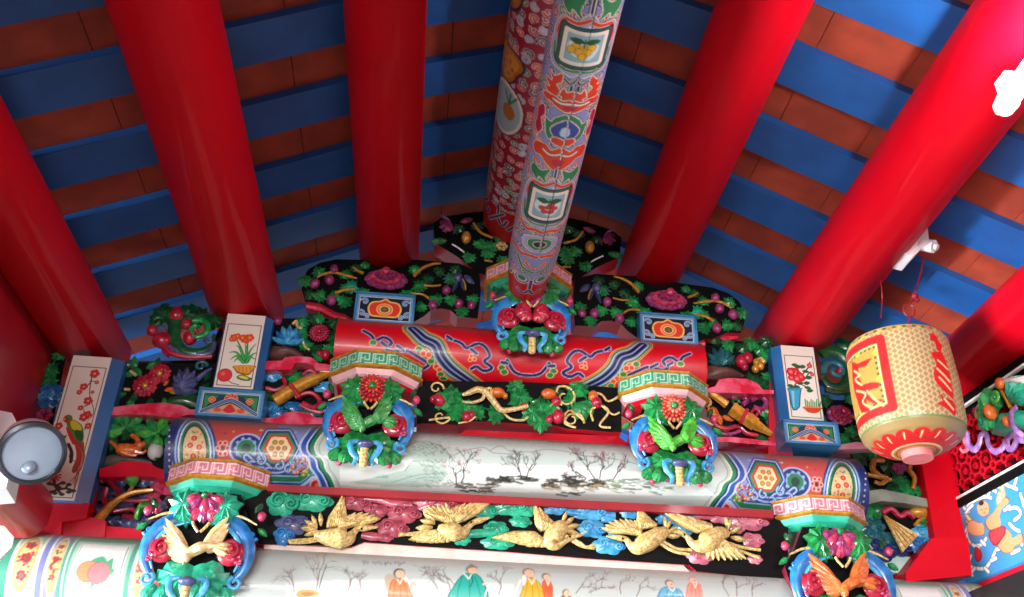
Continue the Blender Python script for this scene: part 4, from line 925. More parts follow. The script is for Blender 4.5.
r = panel('carved panel with a dark red peony half hidden behind the woven lantern', (690,560), .02, k3)
r.board([(605,365),(800,370),(960,380),(960,560),(800,560),(690,555),(610,570)], .09)
r.items([('F',690,435,.055,PURP,CRIM,4,9),('V',[(740,440),(770,460),(790,500)],[.006,.009],GOLD)]+[('L',x,y,.06,a,c) for x,y,a,c in ((640,390,130,LEAFD),(735,385,60,LEAF),(760,400,0,LEAF),(730,490,300,LEAF),(660,500,250,LEAFD),(700,520,270,LEAF),(750,540,330,LEAFD),(630,460,200,DTEAL),(770,420,330,LEAFD),(640,540,230,LEAF),(800,450,20,LEAF),(850,420,60,LEAF),(860,500,300,LEAFD))])
r = panel('carved panel of grapes on a twisted gold vine beside the white beam end', (100,315), .03, k17)
r.board([(-10,200),(60,195),(165,215),(188,235),(185,330),(120,318),(60,305),(10,305),(-10,300)], .09)
r.items([('V',[(65,222),(40,222),(35,245),(55,265),(75,270),(60,285),(40,280)],[.010,.013,.012,.010,.008],GOLD,{'dy':.03}),('V',[(145,225),(135,245),(150,270),(145,300)],[.008,.012,.01,.008],GOLD,{'dy':.03}),('V',[(20,260),(45,265),(85,275)],.009,GOLD,{'dy':.03})]+
    [('B',95+x*9,236+y*8,.011,PURP,{'name':'grape','dy':.025}) for x,y in ((0,0),(1,0),(2,0),(3,0),(0,1),(1,1),(2,1),(3,1),(1,2),(2,2))]+
    [('L',x,y,.07,a,c,'maple') for x,y,a,c in ((50,215,120,LEAF),(75,215,60,LEAF),(90,262,340,LEAF),(60,245,30,LEAFD),(120,280,300,LEAF),(155,240,30,LEAF),(160,290,300,LEAF),(165,310,340,LEAFD),(20,220,160,LEAFD),(100,215,20,LEAFD),(110,300,200,LEAFD),(30,290,220,LEAFD))])
r = panel('carved panel of a pale golden fan over blue waves, right of the lower right bracket', (120,480), .03, k17)
r.board([(0,350),(60,345),(200,360),(215,380),(215,470),(205,492),(170,488),(140,482),(90,470),(60,490),(30,500),(0,470)], .09)
b = MB(); P = [r.P(x,y,.05) for x,y in ((68,372),(162,425),(118,473))]; b.prism(P,[p+Vector((0,.012,0)) for p in P],PGOLD)
for t_ in (.2,.4,.6,.8): 
    q = P[1].lerp(P[2],t_); b.sweep([P[0]+Vector((0,-.001,0)),q+Vector((0,-.001,0))],.0022,GOLD,seg=5,sub=1)
b.build('fan', r.p, smooth=False)
r.items([('V',[(60,365),(85,355),(110,375),(130,365),(150,380)],.012,CRIM,{'name':'ribbon'}),('B',165,365,.028,GOLD,{'sx':1.7,'sz':.8,'name':'gourd'}),('B',188,372,.016,GOLD,{'name':'gourd'}),('V',[(150,400),(165,385),(185,380)],.007,GOLD)]+
    [('N',x,y,.045,c) for x,y,c in ((180,420,SKY),(165,450,BLUE),(195,455,SKY),(190,480,SKY),(30,400,DTEAL),(40,430,DTEAL),(50,455,NAVY),(20,370,LEAF),(70,440,DTEAL),(60,475,NAVY),(105,460,NAVY),(190,400,LEAF))]+[('L',40,365,.06,30,LEAFD),('L',20,385,.06,200,LEAF),('L',110,350,.05,90,LEAFD)])
# ---- grape panel under the red beam
k10 = K(310,310,4.59); k11 = K(520,310,4.59)
r = panel('long black carved panel of vine leaves, buds and curling gold tendrils under the red beam', (730,520), -.05, k10)
r.board([(490,325),(964,330),(1430,350),(1430,560),(1380,560),(1240,548),(1180,545),(1120,530),(800,512),(740,512),(690,528),(520,520),(490,525)], .10)
kk = r.k
r.items([('L',650,430,.085,95,LEAF,'maple'),('L',665,430,.085,285,LEAF,'maple'),('L',645,420,.07,180,LEAF,'wide'),('L',690,440,.07,340,LEAF,'wide'),('L',820,480,.075,10,LEAF),('L',800,470,.06,180,LEAF),('L',920,400,.09,0,LEAF,'maple'),('L',930,380,.07,60,LEAF),('L',990,385,.06,180,LEAF),('L',1035,410,.07,300,LEAF),
    ('L',1060,460,.09,210,LEAF,'maple'),('L',1080,440,.08,330,LEAF,'maple'),('L',1060,480,.08,270,LEAF),('L',1235,400,.09,100,LEAF),('L',1235,420,.08,290,LEAF,'wide'),('L',1220,420,.06,180,LEAF),('L',1110,385,.05,20,LEAFD),('L',1270,430,.05,0,LEAF),
    ('V',[(700,390),(730,380),(770,365),(810,380),(850,430),(880,460),(940,455),(1000,440)],[.006,.012,.014,.012,.010,.008],PGOLD,{'dy':.03}),('V',[(700,420),(740,425),(790,410),(800,380)],[.004,.008],PGOLD,{'dy':.03}),('V',[(790,370),(830,360),(830,400)],.006,PGOLD,{'dy':.03}),('V',[(880,460),(920,500),(980,505),(1000,490)],.005,PGOLD),
    ('S',580,360,.03,PGOLD,.0045,0,1.0,1,{'name':'tendril'}),('S',600,490,.034,PGOLD,.0045,0,.9,-1,{'tail':[(545,505)],'name':'tendril'}),('S',1170,400,.05,PGOLD,.005,120,1.1,-1,{'tail':[(1130,380)],'name':'tendril'}),('S',1130,455,.03,PGOLD,.0045,40,1.1,1,{'name':'tendril'}),('S',1200,500,.035,PGOLD,.0045,90,1.0,1,{'tail':[(1260,510)],'name':'tendril'}),
    ('V',[(1260,520),(1240,480),(1190,480),(1170,520),(1220,540)],.0045,PGOLD,{'name':'tendril'}),('V',[(1300,510),(1290,460),(1340,440),(1370,470),(1330,530),(1380,540)],.005,PGOLD,{'name':'tendril'}),('V',[(1310,380),(1340,390),(1370,420),(1420,395)],.005,PGOLD,{'name':'tendril'}),('V',[(1340,440),(1390,480),(1420,470)],.004,PGOLD,{'name':'tendril'}),('V',[(680,520),(730,510),(760,490)],.004,PGOLD,{'name':'tendril'}),
    ('B',590,415,.024,CRIM,{'ang':50}),('B',565,410,.014,CRIM),('B',718,490,.020,CRIM),('B',740,480,.014,CRIM),('B',860,380,.024,ORNG,{'sx':1.3,'sz':.9}),('B',895,395,.012,GOLD),('B',980,445,.016,CRIM),('B',1095,385,.024,ORNG,{'sx':1.3,'sz':.9}),('B',1130,420,.020,CRIM),('B',1140,490,.026,CRIM),('B',1100,500,.016,CRIM),('B',1300,395,.020,ORNG),('B',1315,425,.022,CRIM,{'ang':20})])
# ---- crane panel
k8 = K(260,480,3.938); k9 = K(510,480,3.793)
r = panel('long black carved panel of golden cranes flying through green, red and blue clouds', (500,250), -.10, k8)
r.board([(-60,26),(1010,80),(1560,110),(1985,135),(2080,140),(2080,390),(1960,385),(1720,360),(1690,335),(1300,310),(960,282),(640,262),(410,245),(370,262),(60,255),(-62,250)], .09)
def P89(L, k_): 
    r.k = k_; return [r.P(x,y,.02) for x,y in L]
def crane(k_, neck, body_r, wings, legs, tail, eye):
    r.k = k_; b = MB()
    r.vine(neck, body_r, PGOLD, dy=.026, mb=b, seg=10)
    for (a,c,tips,n) in wings:
        A = r.P(*a,.02); C = r.P(*c,.02); T = [r.P(x,y,.02) for x,y in tips]; wing(b, A, C, T, r.Y-.022, PGOLD, n, w=.011)
    for (x,y,L_,a_) in tail:
        r.leaf(x,y,L_,a_,PGOLD,'long',dy=.03,wid=1.4,mb=b)
    for L_ in legs: r.vine(L_, .006, PGOLD, dy=.02, mb=b)
    cr = b.build('crane', r.p)
    b = MB(); b.ball(r.P(*eye,.036), .0042, BLACK); b.build('eye', cr)
crane(k8, [(215,215),(265,225),(320,228),(350,228),(368,208),(385,192),(410,190),(465,185)],[.012,.030,.040,.026,.013,.010,.012,.003],
    [((265,190),(335,180),[(300,110),(315,80),(330,52),(338,110),(340,150)],8),((310,205),(350,178),[(335,150),(370,128),(420,125),(460,140),(475,152)],8)],
    [[(240,228),(180,235),(110,240)],[(240,235),(180,245),(115,246)]], [(225,190,.055,150),(225,195,.06,175),(225,185,.05,120),(230,200,.05,200),(240,180,.05,100)], (400,192))
crane(k8, [(700,190),(735,200),(770,205),(800,205),(820,185),(840,168),(870,158),(905,148)],[.014,.030,.034,.022,.012,.010,.011,.003],
    [((690,150),(765,180),[(640,120),(650,105),(690,100),(730,90)],8),((740,150),(775,170),[(740,120),(790,95),(860,82),(915,85)],8),((700,200),(750,215),[(585,235),(620,245),(680,248),(735,245)],8)],
    [[(690,200),(620,208),(545,218)],[(690,205),(620,215),(548,212)]], [(690,160,.05,150),(690,170,.055,170),(680,185,.06,185)], (832,166))
crane(k9, [(215,170),(195,180),(165,215),(155,235),(175,250),(205,235),(240,215),(280,208)],[.014,.030,.036,.030,.016,.010,.011,.003],
    [((120,195),(180,185),[(95,130),(85,85),(120,110),(150,150),(170,165)],8),((95,200),(140,235),[(-60,215),(-70,220),(0,235),(60,250),(110,250)],9)],
    [[(200,205),(260,235),(290,255),(318,245)],[(210,215),(270,250),(320,258)]], [(205,170,.05,40),(210,180,.055,15),(210,190,.05,350),(200,160,.045,70)], (228,215))
crane(k9, [(600,190),(570,205),(520,235),(480,255),(455,245),(440,225),(415,220),(365,213)],[.012,.028,.036,.028,.014,.010,.011,.003],
    [((490,190),(555,180),[(490,130),(485,98),(515,130),(540,165)],8),((440,200),(500,215),[(345,182),(380,155),(430,145),(470,152)],8)],
    [[(570,225),(630,260),(690,265)],[(560,235),(620,270),(680,282)]], [(590,190,.045,60),(595,200,.05,30),(595,210,.05,0),(590,180,.04,90)], (428,222))
crane(k9, [(830,205),(795,205),(750,235),(720,250),(690,240),(670,215),(645,200),(610,195)],[.012,.030,.040,.026,.014,.010,.011,.003],
    [((715,200),(770,185),[(585,125),(620,125),(680,140),(740,165)],9),((760,235),(800,225),[(750,300),(800,305),(860,303),(895,300)],8)],
    [[(830,240),(880,255),(950,265)],[(830,250),(890,275),(945,295)]], [(825,190,.05,70),(835,200,.055,30),(840,215,.055,350),(830,185,.045,100)], (662,207))
RC = mat('rose_cloud','#b85868','#94384c',.35,.4,40); RP = mat('pink_cloud','#d08090','#b05c70',.35,.4,40)
for k_,x,y,R_c,c,sx in [(k8,90,90,.085,TEAL,.8),(k8,205,80,.07,TEAL,1.3),(k8,130,175,.06,GREYB,1.3),(k8,95,215,.05,BLUE,.9),(k8,90,238,.03,BLUE,1.0),(k8,375,85,.055,RC,1.2),(k8,460,120,.042,RC,1.3),(k8,410,178,.034,RC,1.2),(k8,565,130,.060,RC,1.3),(k8,520,188,.056,RC,1.3),(k8,495,225,.028,RC,1.2),(k8,700,92,.06,RC,1.8),(k8,885,120,.05,TEAL,1.3),(k8,990,105,.06,TEAL,1.4),(k8,930,190,.045,TEAL,1.2),(k8,795,235,.035,TEAL,1.1),(k8,935,248,.040,TEAL,1.8),
    (k9,50,105,.055,TEAL,1.4),(k9,40,158,.035,TEAL,1.4),(k9,170,103,.048,SKY,1.2),(k9,300,118,.058,SKY,1.5),(k9,310,185,.055,SKY,1.2),(k9,375,248,.055,SKY,1.3),(k9,455,125,.036,SKY,1.3),(k9,370,145,.03,SKY,1.2),(k9,395,195,.028,SKY,1.2),(k9,690,122,.045,SKY,1.5),(k9,660,185,.04,SKY,1.3),(k9,800,135,.052,RP,1.2),(k9,900,155,.06,RP,1.6),(k9,860,185,.03,RP,1.2),(k9,920,228,.045,RP,1.2),(k9,720,292,.045,RP,1.3),(k9,930,300,.03,RP,1.1),(k9,590,150,.03,SKY,1.5)]:
    r.k = k_; r.cloud(x,y,R_c*.78,c,sx=sx*1.1)
r.k = k8
for L_,c in (([(410,72),(480,78),(520,92),(600,98)],RC),([(400,215),(440,222),(480,225)],RC),([(800,215),(860,210),(930,205)],TEAL),([(250,95),(215,100)],TEAL)): r.vine(L_,[.012,.016,.012],c,dy=.006,flat=.5,name='cloud_tail')
r.k = k9
for L_,c in (([(210,118),(260,125),(330,130),(400,135)],SKY),([(560,155),(600,150),(640,160)],SKY),([(700,135),(760,135),(800,140)],RP)): r.vine(L_,[.012,.016,.012],c,dy=.006,flat=.5,name='cloud_tail')
# ------------------------------------------------------------------ melon-post brackets with octagonal caps
k18 = K(320,340,4.593)
def fret_canvas(L, H, bg, fg, gold):
    cv = Canvas(0,L,0,H,900,bg); 
    cv.poly([(0,0),(L,0),(L,H*.12),(0,H*.12)], gold, raw=True); cv.poly([(0,H*.88),(L,H*.88),(L,H),(0,H)], gold, raw=True)
    cv.line([(0,H*.14),(L,H*.14)], '#20301c', H*.03, raw=True); cv.line([(0,H*.86),(L,H*.86)], '#20301c', H*.03, raw=True)
    s = H*.62; x = s*.1; z0 = H*.2; w = H*.055
    while x < L:
        for P in ([(0,0),(0,.95),(.75,.95),(.75,.3),(.35,.3),(.35,.62)],[(.35,.0),(1.1,0),(1.1,.95),(1.3,.95)],[(.0,.45),(.2,.45)]): cv.line([(x+p*s, z0+q*s) for p,q in P], fg, w, raw=True)
        x += s*1.3
    return cv
def bracket(x, label_cap, label, zc, sc, cap, flower, bird, group, leafm=LEAF):
    # ---- octagonal cap block
    bandbg, fret, under1, under2 = cap
    R = .176; t = thing('octagonal_capital', label_cap, 'cap block', (x, 0, zc), 'octagonal cap blocks')
    def octo(r, z): return [Vector((x+r*math.cos(math.radians(a)), -.02+r*math.sin(math.radians(a)), z)) for a in [-22.5-45*i for i in range(8)]]
    def ring_w(r): return [(x+r/math.cos(PI/8)*math.cos(math.radians(a)), -.02+r/math.cos(PI/8)*math.sin(math.radians(a))) for a in [202.5+45*i for i in range(8)]]
    H = .066; c8 = ring_w(R); Ls = .1457; P = c8+[c8[0]]
    cv = fret_canvas(Ls*8, H, bandbg, fret, '#d89a40')
    def fp(U,V):
        i = np.clip((U/Ls).astype(int),0,7); f = U/Ls-i; X = np.array([p[0] for p in P]); Y = np.array([p[1] for p in P])
        return X[i]*(1-f)+X[i+1]*f, Y[i]*(1-f)+Y[i+1]*f, zc+V
    us = np.unique(np.concatenate([np.linspace(0,Ls*8,8*44+1)])); grid_mesh('fret_band', us, np.linspace(0,H,28), fp, cv, PAINT, t)
    b = MB()
    def lay(prof, m_of):
        rings = [[(px,py,zc+z) for px,py in ring_w(r)] for r,z in prof]
        for i in range(len(rings)-1):
            b.add(rings[i]+rings[i+1], [(j,(j+1)%8,8+(j+1)%8,8+j) for j in range(8)], m_of[i])
        b.add(rings[-1], [tuple(range(8))], m_of[-1])
    lay([(R-.002,H),(R+.004,H),(R+.004,H-.008),(R-.003,H-.009)], [GOLD,GOLD,GOLD,GOLD][:3])
    b2 = b; lay([(R-.003,.009),(R+.005,.008),(R+.005,0),(R-.008,-.006),(R-.018,-.026),(R-.03,-.032),(R-.045,-.044)], [GOLD,GOLD,GOLD,under1,under1,under2,under2])
    b.build('moulding', t, smooth=False)
    # ---- carved cluster straddling the beam below
    o = un(*k18(240,150), -.18)                 # reference point of the traced cluster
    t = thing('carved_bracket', label, 'bracket', (x, -.1, zc-.045), group)
    YB = -.19 if sc > 1.1 else -.17
    class RB_(Relief):
        def P(s, px, py, dy=0.0):
            v = un(*k18(px,py), -.18-dy); lean = un(*k18(240+(px-240),py), -.18)
            dx = v.x-un(*k18(250-.083*(py-200),py), -.18-dy).x; dz = v.z-o.z
            return Vector((x+(dx if not s.mir else -dx)*sc, YB-dy, zc-.045+(dz+.02)*sc))
    halves = [RB_(t,0,k18,False), RB_(t,0,k18,True)]
    r = halves[0]
    # dark melon body behind the carving
    b = MB(); H_ = [(240,165),(150,165),(105,235),(50,300),(62,380),(85,440),(120,500),(240,530)]
    F = [r.P(*p) for p in H_]; F = [Vector((p.x,-.155,p.z)) for p in F]; F = F+[Vector((2*x-p.x,p.y,p.z)) for p in reversed(F[1:-1])]
    
    b.prism(F, [Vector((x+(p.x-x)*.9, -.03, p.z)) for p in F], BLACK, mat('body_red','#8c1c38','#6c142c',.35,.4,20)); b.build('post_body', t, smooth=30)
    for r in halves:
        r.vine([(205,255),(150,262),(105,285),(70,325),(58,370),(62,410),(80,440),(100,452)], [.012,.023,.027,.026,.022,.017,.012,.007], BLUE, dy=.02, name='blue_scroll', flat=.7)
        r.vine([(200,270),(150,282),(115,305),(88,340),(80,385),(90,420)], [.004,.007,.008,.007,.006,.003], SKY, dy=.034, name='blue_scroll', flat=.7)
        r.curl(75,455,.024,SKY,.008,60,1.2,-1,dy=.03,name='blue_curl'); r.curl(62,300,.018,BLUE,.007,200,1,1,dy=.02,name='blue_curl')
        b = MB(); c = r.P(118,358,.03); b.ball(c,.047,CRIM,sy=.35,nu=14); 
        P = [c+Vector(((.032*(1-i/22))*math.cos(i*.5)*(-1 if r.mir else 1), -.014-.0006*i, .036*(1-i/22)*math.sin(i*.5))) for i in range(20)]; b.sweep(P,[.007]*19+[.004],CRIM if bird else CRIM,seg=6,sub=1)
        for i in range(8): b.ball(c+Vector((.038*math.cos(2.6+i*.35)*(-1 if r.mir else 1),-.018,.042*math.sin(3.6+i*.4))),.0065,ROSE,nu=6,nv=5)
        b.build('red_spiral', t)
        r.leaf(210,405,.115*sc,255,leafm,'wide',dy=.03,wid=.75,h=.02,name='skirt_leaf'); r.leaf(205,410,.10*sc,232,TEAL if leafm is TEAL else LEAF,'wide',dy=.022,wid=.8,name='skirt_leaf'); r.leaf(150,470,.055*sc,255,leafm,'petal',dy=.045,name='skirt_leaf'); r.leaf(110,470,.05*sc,240,leafm,'petal',dy=.04,name='skirt_leaf')
        r.vine([(198,442),(165,450),(168,485),(188,515),(178,545)], [.006,.011,.011,.009,.006], SKY, dy=.072, name='blue_flare', flat=.7)
        if flower[0] != 'none':
            r.leaf(215,225,.098,r_ if (r_ := 165) else 0,leafm,'maple',dy=.035,wid=1.1); r.leaf(212,235,.08,205,leafm,'maple',dy=.03); r.leaf(200,215,.055,130,leafm,'oval',dy=.025)
        r.vine([(145,240),(105,245),(75,255),(55,262)], [.006,.005,.004,.003], PGOLD, dy=.02); r.berry(48,235,.015,ROSE,dy=.012); r.leaf(75,225,.04,120,LEAFD,'oval',dy=.012); r.leaf(50,275,.04,215,LEAF,'oval',dy=.012)
        r.vine([(238,300),(222,280),(215,265)],.005,PGOLD,dy=.05); r.berry(112,535,.011,ROSE,dy=.02); r.berry(50,385,.010,PURP,dy=.01)
    r = halves[0]; cx = 250
    b = MB()
    for i in range(5): b.ball(r.P(225-i*1.2,475+i*17,.075), .0125, PGOLD, sx=1.25, nu=10, nv=6)
    b.build('gold_pendant', t)
    b = MB(); b.ball(r.P(229,452,.085), .02, GREYB, sx=1.5, sz=.8); b.build('pendant_cap', t)
    kind, m1, m2 = flower
    if kind == 'chrys': r.chrys(cx,208,.056,m1,m2,.04,LEAF)
    elif kind == 'peony':
        b = MB(); c = r.P(cx,198,.035)
        for row,(n,Lp,dz) in enumerate(((7,.074,-.004),(5,.054,.008))):
            for i in range(n):
                a = 180+180*(i+.5)/n; o_,fo = leaf_out('petal', Lp, a, c.x+.012*math.cos(math.radians(a)), c.z+dz, .75); b.dome(o_, c.y-row*.014, .014, m1 if i%2 == 0 else m2, fold=fo)
        for i in range(4):
            a = 20+140*i/3; o_,fo = leaf_out('petal', .03, a, c.x, c.z, .9); b.dome(o_, c.y-.004, .012, m1, fold=fo)
        b.ball((c.x,c.y-.03,c.z+.008),.012,LEAF); b.build('flower', t, smooth=30)
    # bird (or butterfly) perched below the flower
    if bird:
        b = MB(); m = bird
        r.vine([(205,385),(225,365),(255,350),(290,345),(330,345)], [.010,.018,.020,.012,.005], m, dy=.06, mb=b)
        r.berry(212,380,.015,m,dy=.07,mb=b); r.vine([(208,388),(205,402)],[.005,.001],PGOLD,dy=.075,mb=b)
        wing(b, r.P(215,360,.06), r.P(225,375,.06), [r.P(x_,y_,.06) for x_,y_ in ((118,245),(112,300),(132,350),(155,380))], -.235, m, 7, w=.014)
        wing(b, r.P(255,345,.06), r.P(275,360,.06), [r.P(x_,y_,.06) for x_,y_ in ((338,245),(346,280),(334,308),(318,328))], -.235, m, 6, w=.014)
        for a in (10,-5,-22): r.leaf(290,348,.065,a,m,'long',dy=.055,wid=1.6,mb=b)
        b.build('phoenix', t)
    else:
        b = MB()
        for rr in halves:
            for a,Lp in ((150,.06),(180,.065),(215,.055),(245,.04)): rr.leaf(232,330,Lp,a,CRIM,'petal',dy=.06,mb=b)
        b.build('butterfly', t)
    return t
k19 = K(140,440,3.98); k20 = K(760,470,4.70)
zM = un(*k18(255,124), -.19).z; xM = un(*k18(252,124), -.19).x; dM = XC-xM
zL = un(*k19(290,150), -.19).z; xL = un(*k19(290,150), -.19).x
xR = un(*k20(325,160), -.19).x; print('brackets', xM, zM, xL, xR, zL)
dL = (xR-xL)/2; xLc = (xR+xL)/2
G_ = ('#2a9a74','#c4e4cc',STONEW,CRIM); P_ = ('#d8869a','#f8e4e4',TEAL,DTEAL)
G2 = ('#2a9a74','#c4e4cc',mat('white_pink_paint','#f0c8cc','#e8b0b8',.3,.4,10),RED)
AQ = mat('aqua_green','#44d0ac','#2ab090',.3,.4,12); P2 = ('#d07a8c','#f8e4e4',AQ,TEAL)
MUM = mat('orange_red_petals','#dc4a2c','#b82c1c',.35,.4,50); SAL = mat('salmon_petals','#e88a70','#d06850',.35,.4,50)
BG1 = mat('bird_green','#4aa858','#2c8840',.35,.4,60); BG2 = mat('bird_bright_green','#58c840','#38a030',.35,.4,60)
BC = mat('bird_cream','#f0dcb0','#dcb878',.35,.4,60); BO = mat('bird_orange','#e88440','#c86028',.35,.4,60)
bracket(XC-dM, 'green fretwork octagonal cap under the left end of the red beam', 'carved bracket with green phoenix and orange-red chrysanthemum on the left of the landscape beam', zM, 1.04, G2, ('chrys',MUM,CRIM), BG1, 'carved brackets')
bracket(XC+dM-.045, 'green fretwork octagonal cap under the right end of the red beam', 'carved bracket with bright green phoenix and salmon chrysanthemum on the right of the landscape beam', zM, 1.04, G2, ('chrys',SAL,MUM), BG2, 'carved brackets')
bracket(xLc-dL, 'pink fretwork octagonal cap under the left end of the landscape beam', 'carved bracket with cream phoenix and pink peony on the lowest beam, left side', zL, 1.2, P2, ('peony',ROSE,PURP), BC, 'carved brackets', TEAL)
bracket(xLc+dL, 'pink fretwork octagonal cap under the right end of the landscape beam', 'carved bracket with orange phoenix and dark pink peony on the lowest beam, right side', zL, 1.2, P2, ('peony',PURP,ROSE), BO, 'carved brackets', LEAF)
zC = un(497,279,-.12).z
bracket(XC, 'octagonal cap block right under the painted ridge beams at the top', 'carved bracket with red butterfly and purple peony sitting on the short red beam', zC, .98, P_, ('peony',PURP,PURP), None, 'carved brackets')
# ------------------------------------------------------------------ painted posts below the purlins
def post(label, quad_face, Y, full, paint, depth=.085, foot=True):
    P = [un(*q, Y) for q in quad_face]; F = [un(*q, Y) for q in full]
    x0 = (P[0].x+P[3].x)/2; x1 = (P[1].x+P[2].x)/2; z1 = (P[0].z+P[1].z)/2+.03; z0 = (P[2].z+P[3].z)/2
    X0 = (F[0].x+F[3].x)/2; X1 = (F[1].x+F[2].x)/2
    t = thing('painted_post', label, 'post', ((x0+x1)/2, Y+depth/2, z0))
    b = MB(); e = .014
    BL = mat('post_blue','#2a6ca8','#22609a',.35,.4,8)
    ring = lambda xa,xb,za,zb,y: [Vector((xa,y,za)),Vector((xb,y,za)),Vector((xb,y,zb)),Vector((xa,y,zb))]
    A = ring(x0,x1,z0,z1,Y+.001); B = ring(X0,X1,z0-.004,z1+.004,Y+.035); C_ = ring(X0,X1,z0-.004,z1+.004,Y+depth)
    b.add(A+B+C_, [(0,1,2,3),(0,1,5,4),(1,2,6,5),(2,3,7,6),(3,0,4,7),(4,5,9,8),(5,6,10,9),(6,7,11,10),(7,4,8,11),(8,9,10,11)], BL)
    b.build('post_body', t, smooth=False)
    cv = Canvas(x0,x1,z0,z1,1000,'#e2ddd0',lambda x,y: (lambda v:(v.x,v.z))(un(x,y,Y)))
    e = .010; cv.line([(x0+e,z0+e),(x1-e,z0+e),(x1-e,z1-.035-e),(x0+e,z1-.035-e)], '#4a3a34', .0032, closed=True, raw=True)
    paint(cv)
    grid_mesh('painted_face', np.linspace(x0,x1,150), np.linspace(z0,z1,int(150*(z1-z0)/(x1-x0)*.8)), lambda U,V:(U,np.full(U.shape,Y-.001),V), cv, PAINT, t)
    return t
k4 = K(0,340,4.592); k5 = K(0,460,4.36)
def paint_plum(cv):
    for L in ([(430,150),(420,180),(412,250),(430,330),(400,380),(385,420)],[(412,200),(370,240)],[(415,190),(445,190)],[(400,300),(365,315)],[(395,350),(375,300)],[(300,450),(270,420),(250,400)],[(330,500),(320,540),(345,560),(330,590)],[(305,440),(265,460)],[(390,410),(400,390)]):
        cv.line([k4(*p) for p in L], '#3a2420', .005, smooth=True, taper=True)
    cv.line([k4(*p) for p in ((315,480),(330,520),(325,560))], '#3a2420', .012, smooth=True)
    for x,y,r in ((435,155,.017),(385,215,.014),(365,240,.010),(445,195,.008),(405,280,.016),(370,312,.010),(400,345,.016),(385,355,.016),(405,395,.012),(270,395,.014),(265,460,.012),(425,240,.007),(255,590,.02)):
        for i in range(5): cv.disc((cv.pt(k4(x,y))[0]+r*.6*math.cos(i*1.257), cv.pt(k4(x,y))[1]+r*.6*math.sin(i*1.257)), r*.5, '#c83030' if r > .009 else '#b84040', raw=True)
        cv.disc(k4(x,y), r*.25, '#f0c080')
    q = lambda L: [k4(*p) for p in L]
    cv.poly(q([(330,455),(360,450),(385,470),(385,520),(370,570),(345,610),(330,600),(350,540),(345,490)]), '#a83828', True)
    for a in (0,1,2): cv.line(q([(365,480),(375+a*6,530),(355+a*6,600),(340-a*14,680-a*10)]), ('#8c3020','#c07048','#7c4838')[a], .009, smooth=True, taper=True)
    cv.poly(q([(305,375),(320,365),(345,370),(375,390),(385,430),(380,465),(355,462),(330,440),(312,405)]), '#3a8a30', True)
    cv.poly(q([(325,372),(350,375),(372,395),(372,415),(345,415),(328,400)]), '#d8c828', True, al=.9); cv.poly(q([(345,415),(375,420),(385,450),(370,465),(350,450)]), '#1c5a28', True)
    cv.poly(q([(305,400),(320,410),(345,455),(335,480),(310,430)]), '#c02820', True); cv.disc(k4(312,362), .016, '#b02820'); cv.disc(k4(318,360), .009, '#3a8a30'); cv.line(q([(300,362),(290,370)]), '#d8a030', .005); cv.disc(k4(308,362), .003, '#101010')
    for i in range(16):
        a = i*.39; cv.line([k5(230,70),k5(230+36*math.cos(a),65+34*math.sin(a))], '#c82830', .006)
    cv.disc(k5(230,68), .008, '#e8a060')
    for L in ([(235,85),(240,110),(250,130)],[(240,110),(215,105)],[(242,112),(275,100)],[(250,130),(225,140)],[(250,130),(290,125),(320,135)],[(255,135),(270,150)],[(285,125),(300,105)]): cv.line([k5(*p) for p in L], '#2a3830', .008, smooth=True)
    for x,y in ((215,103),(275,100),(225,140),(320,135),(270,150),(300,108),(240,145),(300,140),(255,120)): cv.poly([k5(x-14,y),k5(x,y-8),k5(x+14,y),k5(x,y+8)], '#34463c', True)
post('tall white post with plum blossom and a long-tailed bird under the far left purlin', [k4(312,108),k4(500,108),k5(330,184),k5(160,165)], -.07, [k4(298,108),k4(545,108),k5(385,186),k5(150,165)], paint_plum)
def paint_lily(cv):
    q = lambda L: [k2(*p) for p in L]
    for L in ([(635,240),(620,200),(600,160)],[(640,240),(645,200),(645,165)]): cv.line(q(L), '#2a8a38', .006, smooth=True)
    for L in ([(630,250),(600,215),(570,215)],[(632,250),(600,230),(575,245)],[(635,250),(615,200),(600,185)],[(640,250),(640,200),(635,180)],[(642,250),(655,210),(680,180)],[(645,252),(665,225),(685,215)],[(640,255),(655,235),(680,245)],[(628,255),(605,240),(590,255)]):
        cv.line(q(L), '#166a2c', .014, smooth=True, taper=True); cv.line(q(L), '#40b050', .008, smooth=True, taper=True)
    for x,y,r in ((590,155,.016),(605,148,.012),(640,160,.020),(655,155,.016),(625,155,.014),(580,162,.010)):
        for i in range(5): cv.disc((cv.pt(k2(x,y))[0]+r*.6*math.cos(i*1.257), cv.pt(k2(x,y))[1]+r*.6*math.sin(i*1.257)), r*.5, '#d8481c', raw=True)
        cv.disc(k2(x,y), r*.35, '#f0a040')
    cv.poly(q([(590,270),(675,270),(670,285),(655,305),(640,308),(605,300),(592,285)]), '#8a5018', True); cv.poly(q([(594,272),(671,272),(664,286),(652,300),(640,302),(610,295),(598,285)]), '#e09a30', True)
    for x in (610,625,640,655): cv.line([k2(x,275),k2(x+3,298)], '#b87020', .003)
    cv.poly(q([(600,315),(625,305),(655,318),(668,320),(650,332),(615,328)]), '#2a7a30', True); cv.poly(q([(608,316),(625,310),(648,320),(640,326)]), '#e0c858', True)
    cv.disc(k2(552,308), .028, '#9c2028'); cv.disc(k2(552,308), .025, '#d83038'); cv.disc(k2(545,302), .008, '#e86858'); cv.line(q([(560,325),(580,340),(610,348)]), '#3a3430', .003)
post('white post painted with an orange lily in a pot', [k2(556,88),k2(714,88),k2(670,366),k2(508,358)], -.07, [k2(542,88),k2(738,88),k2(700,370),k2(492,358)], paint_lily)
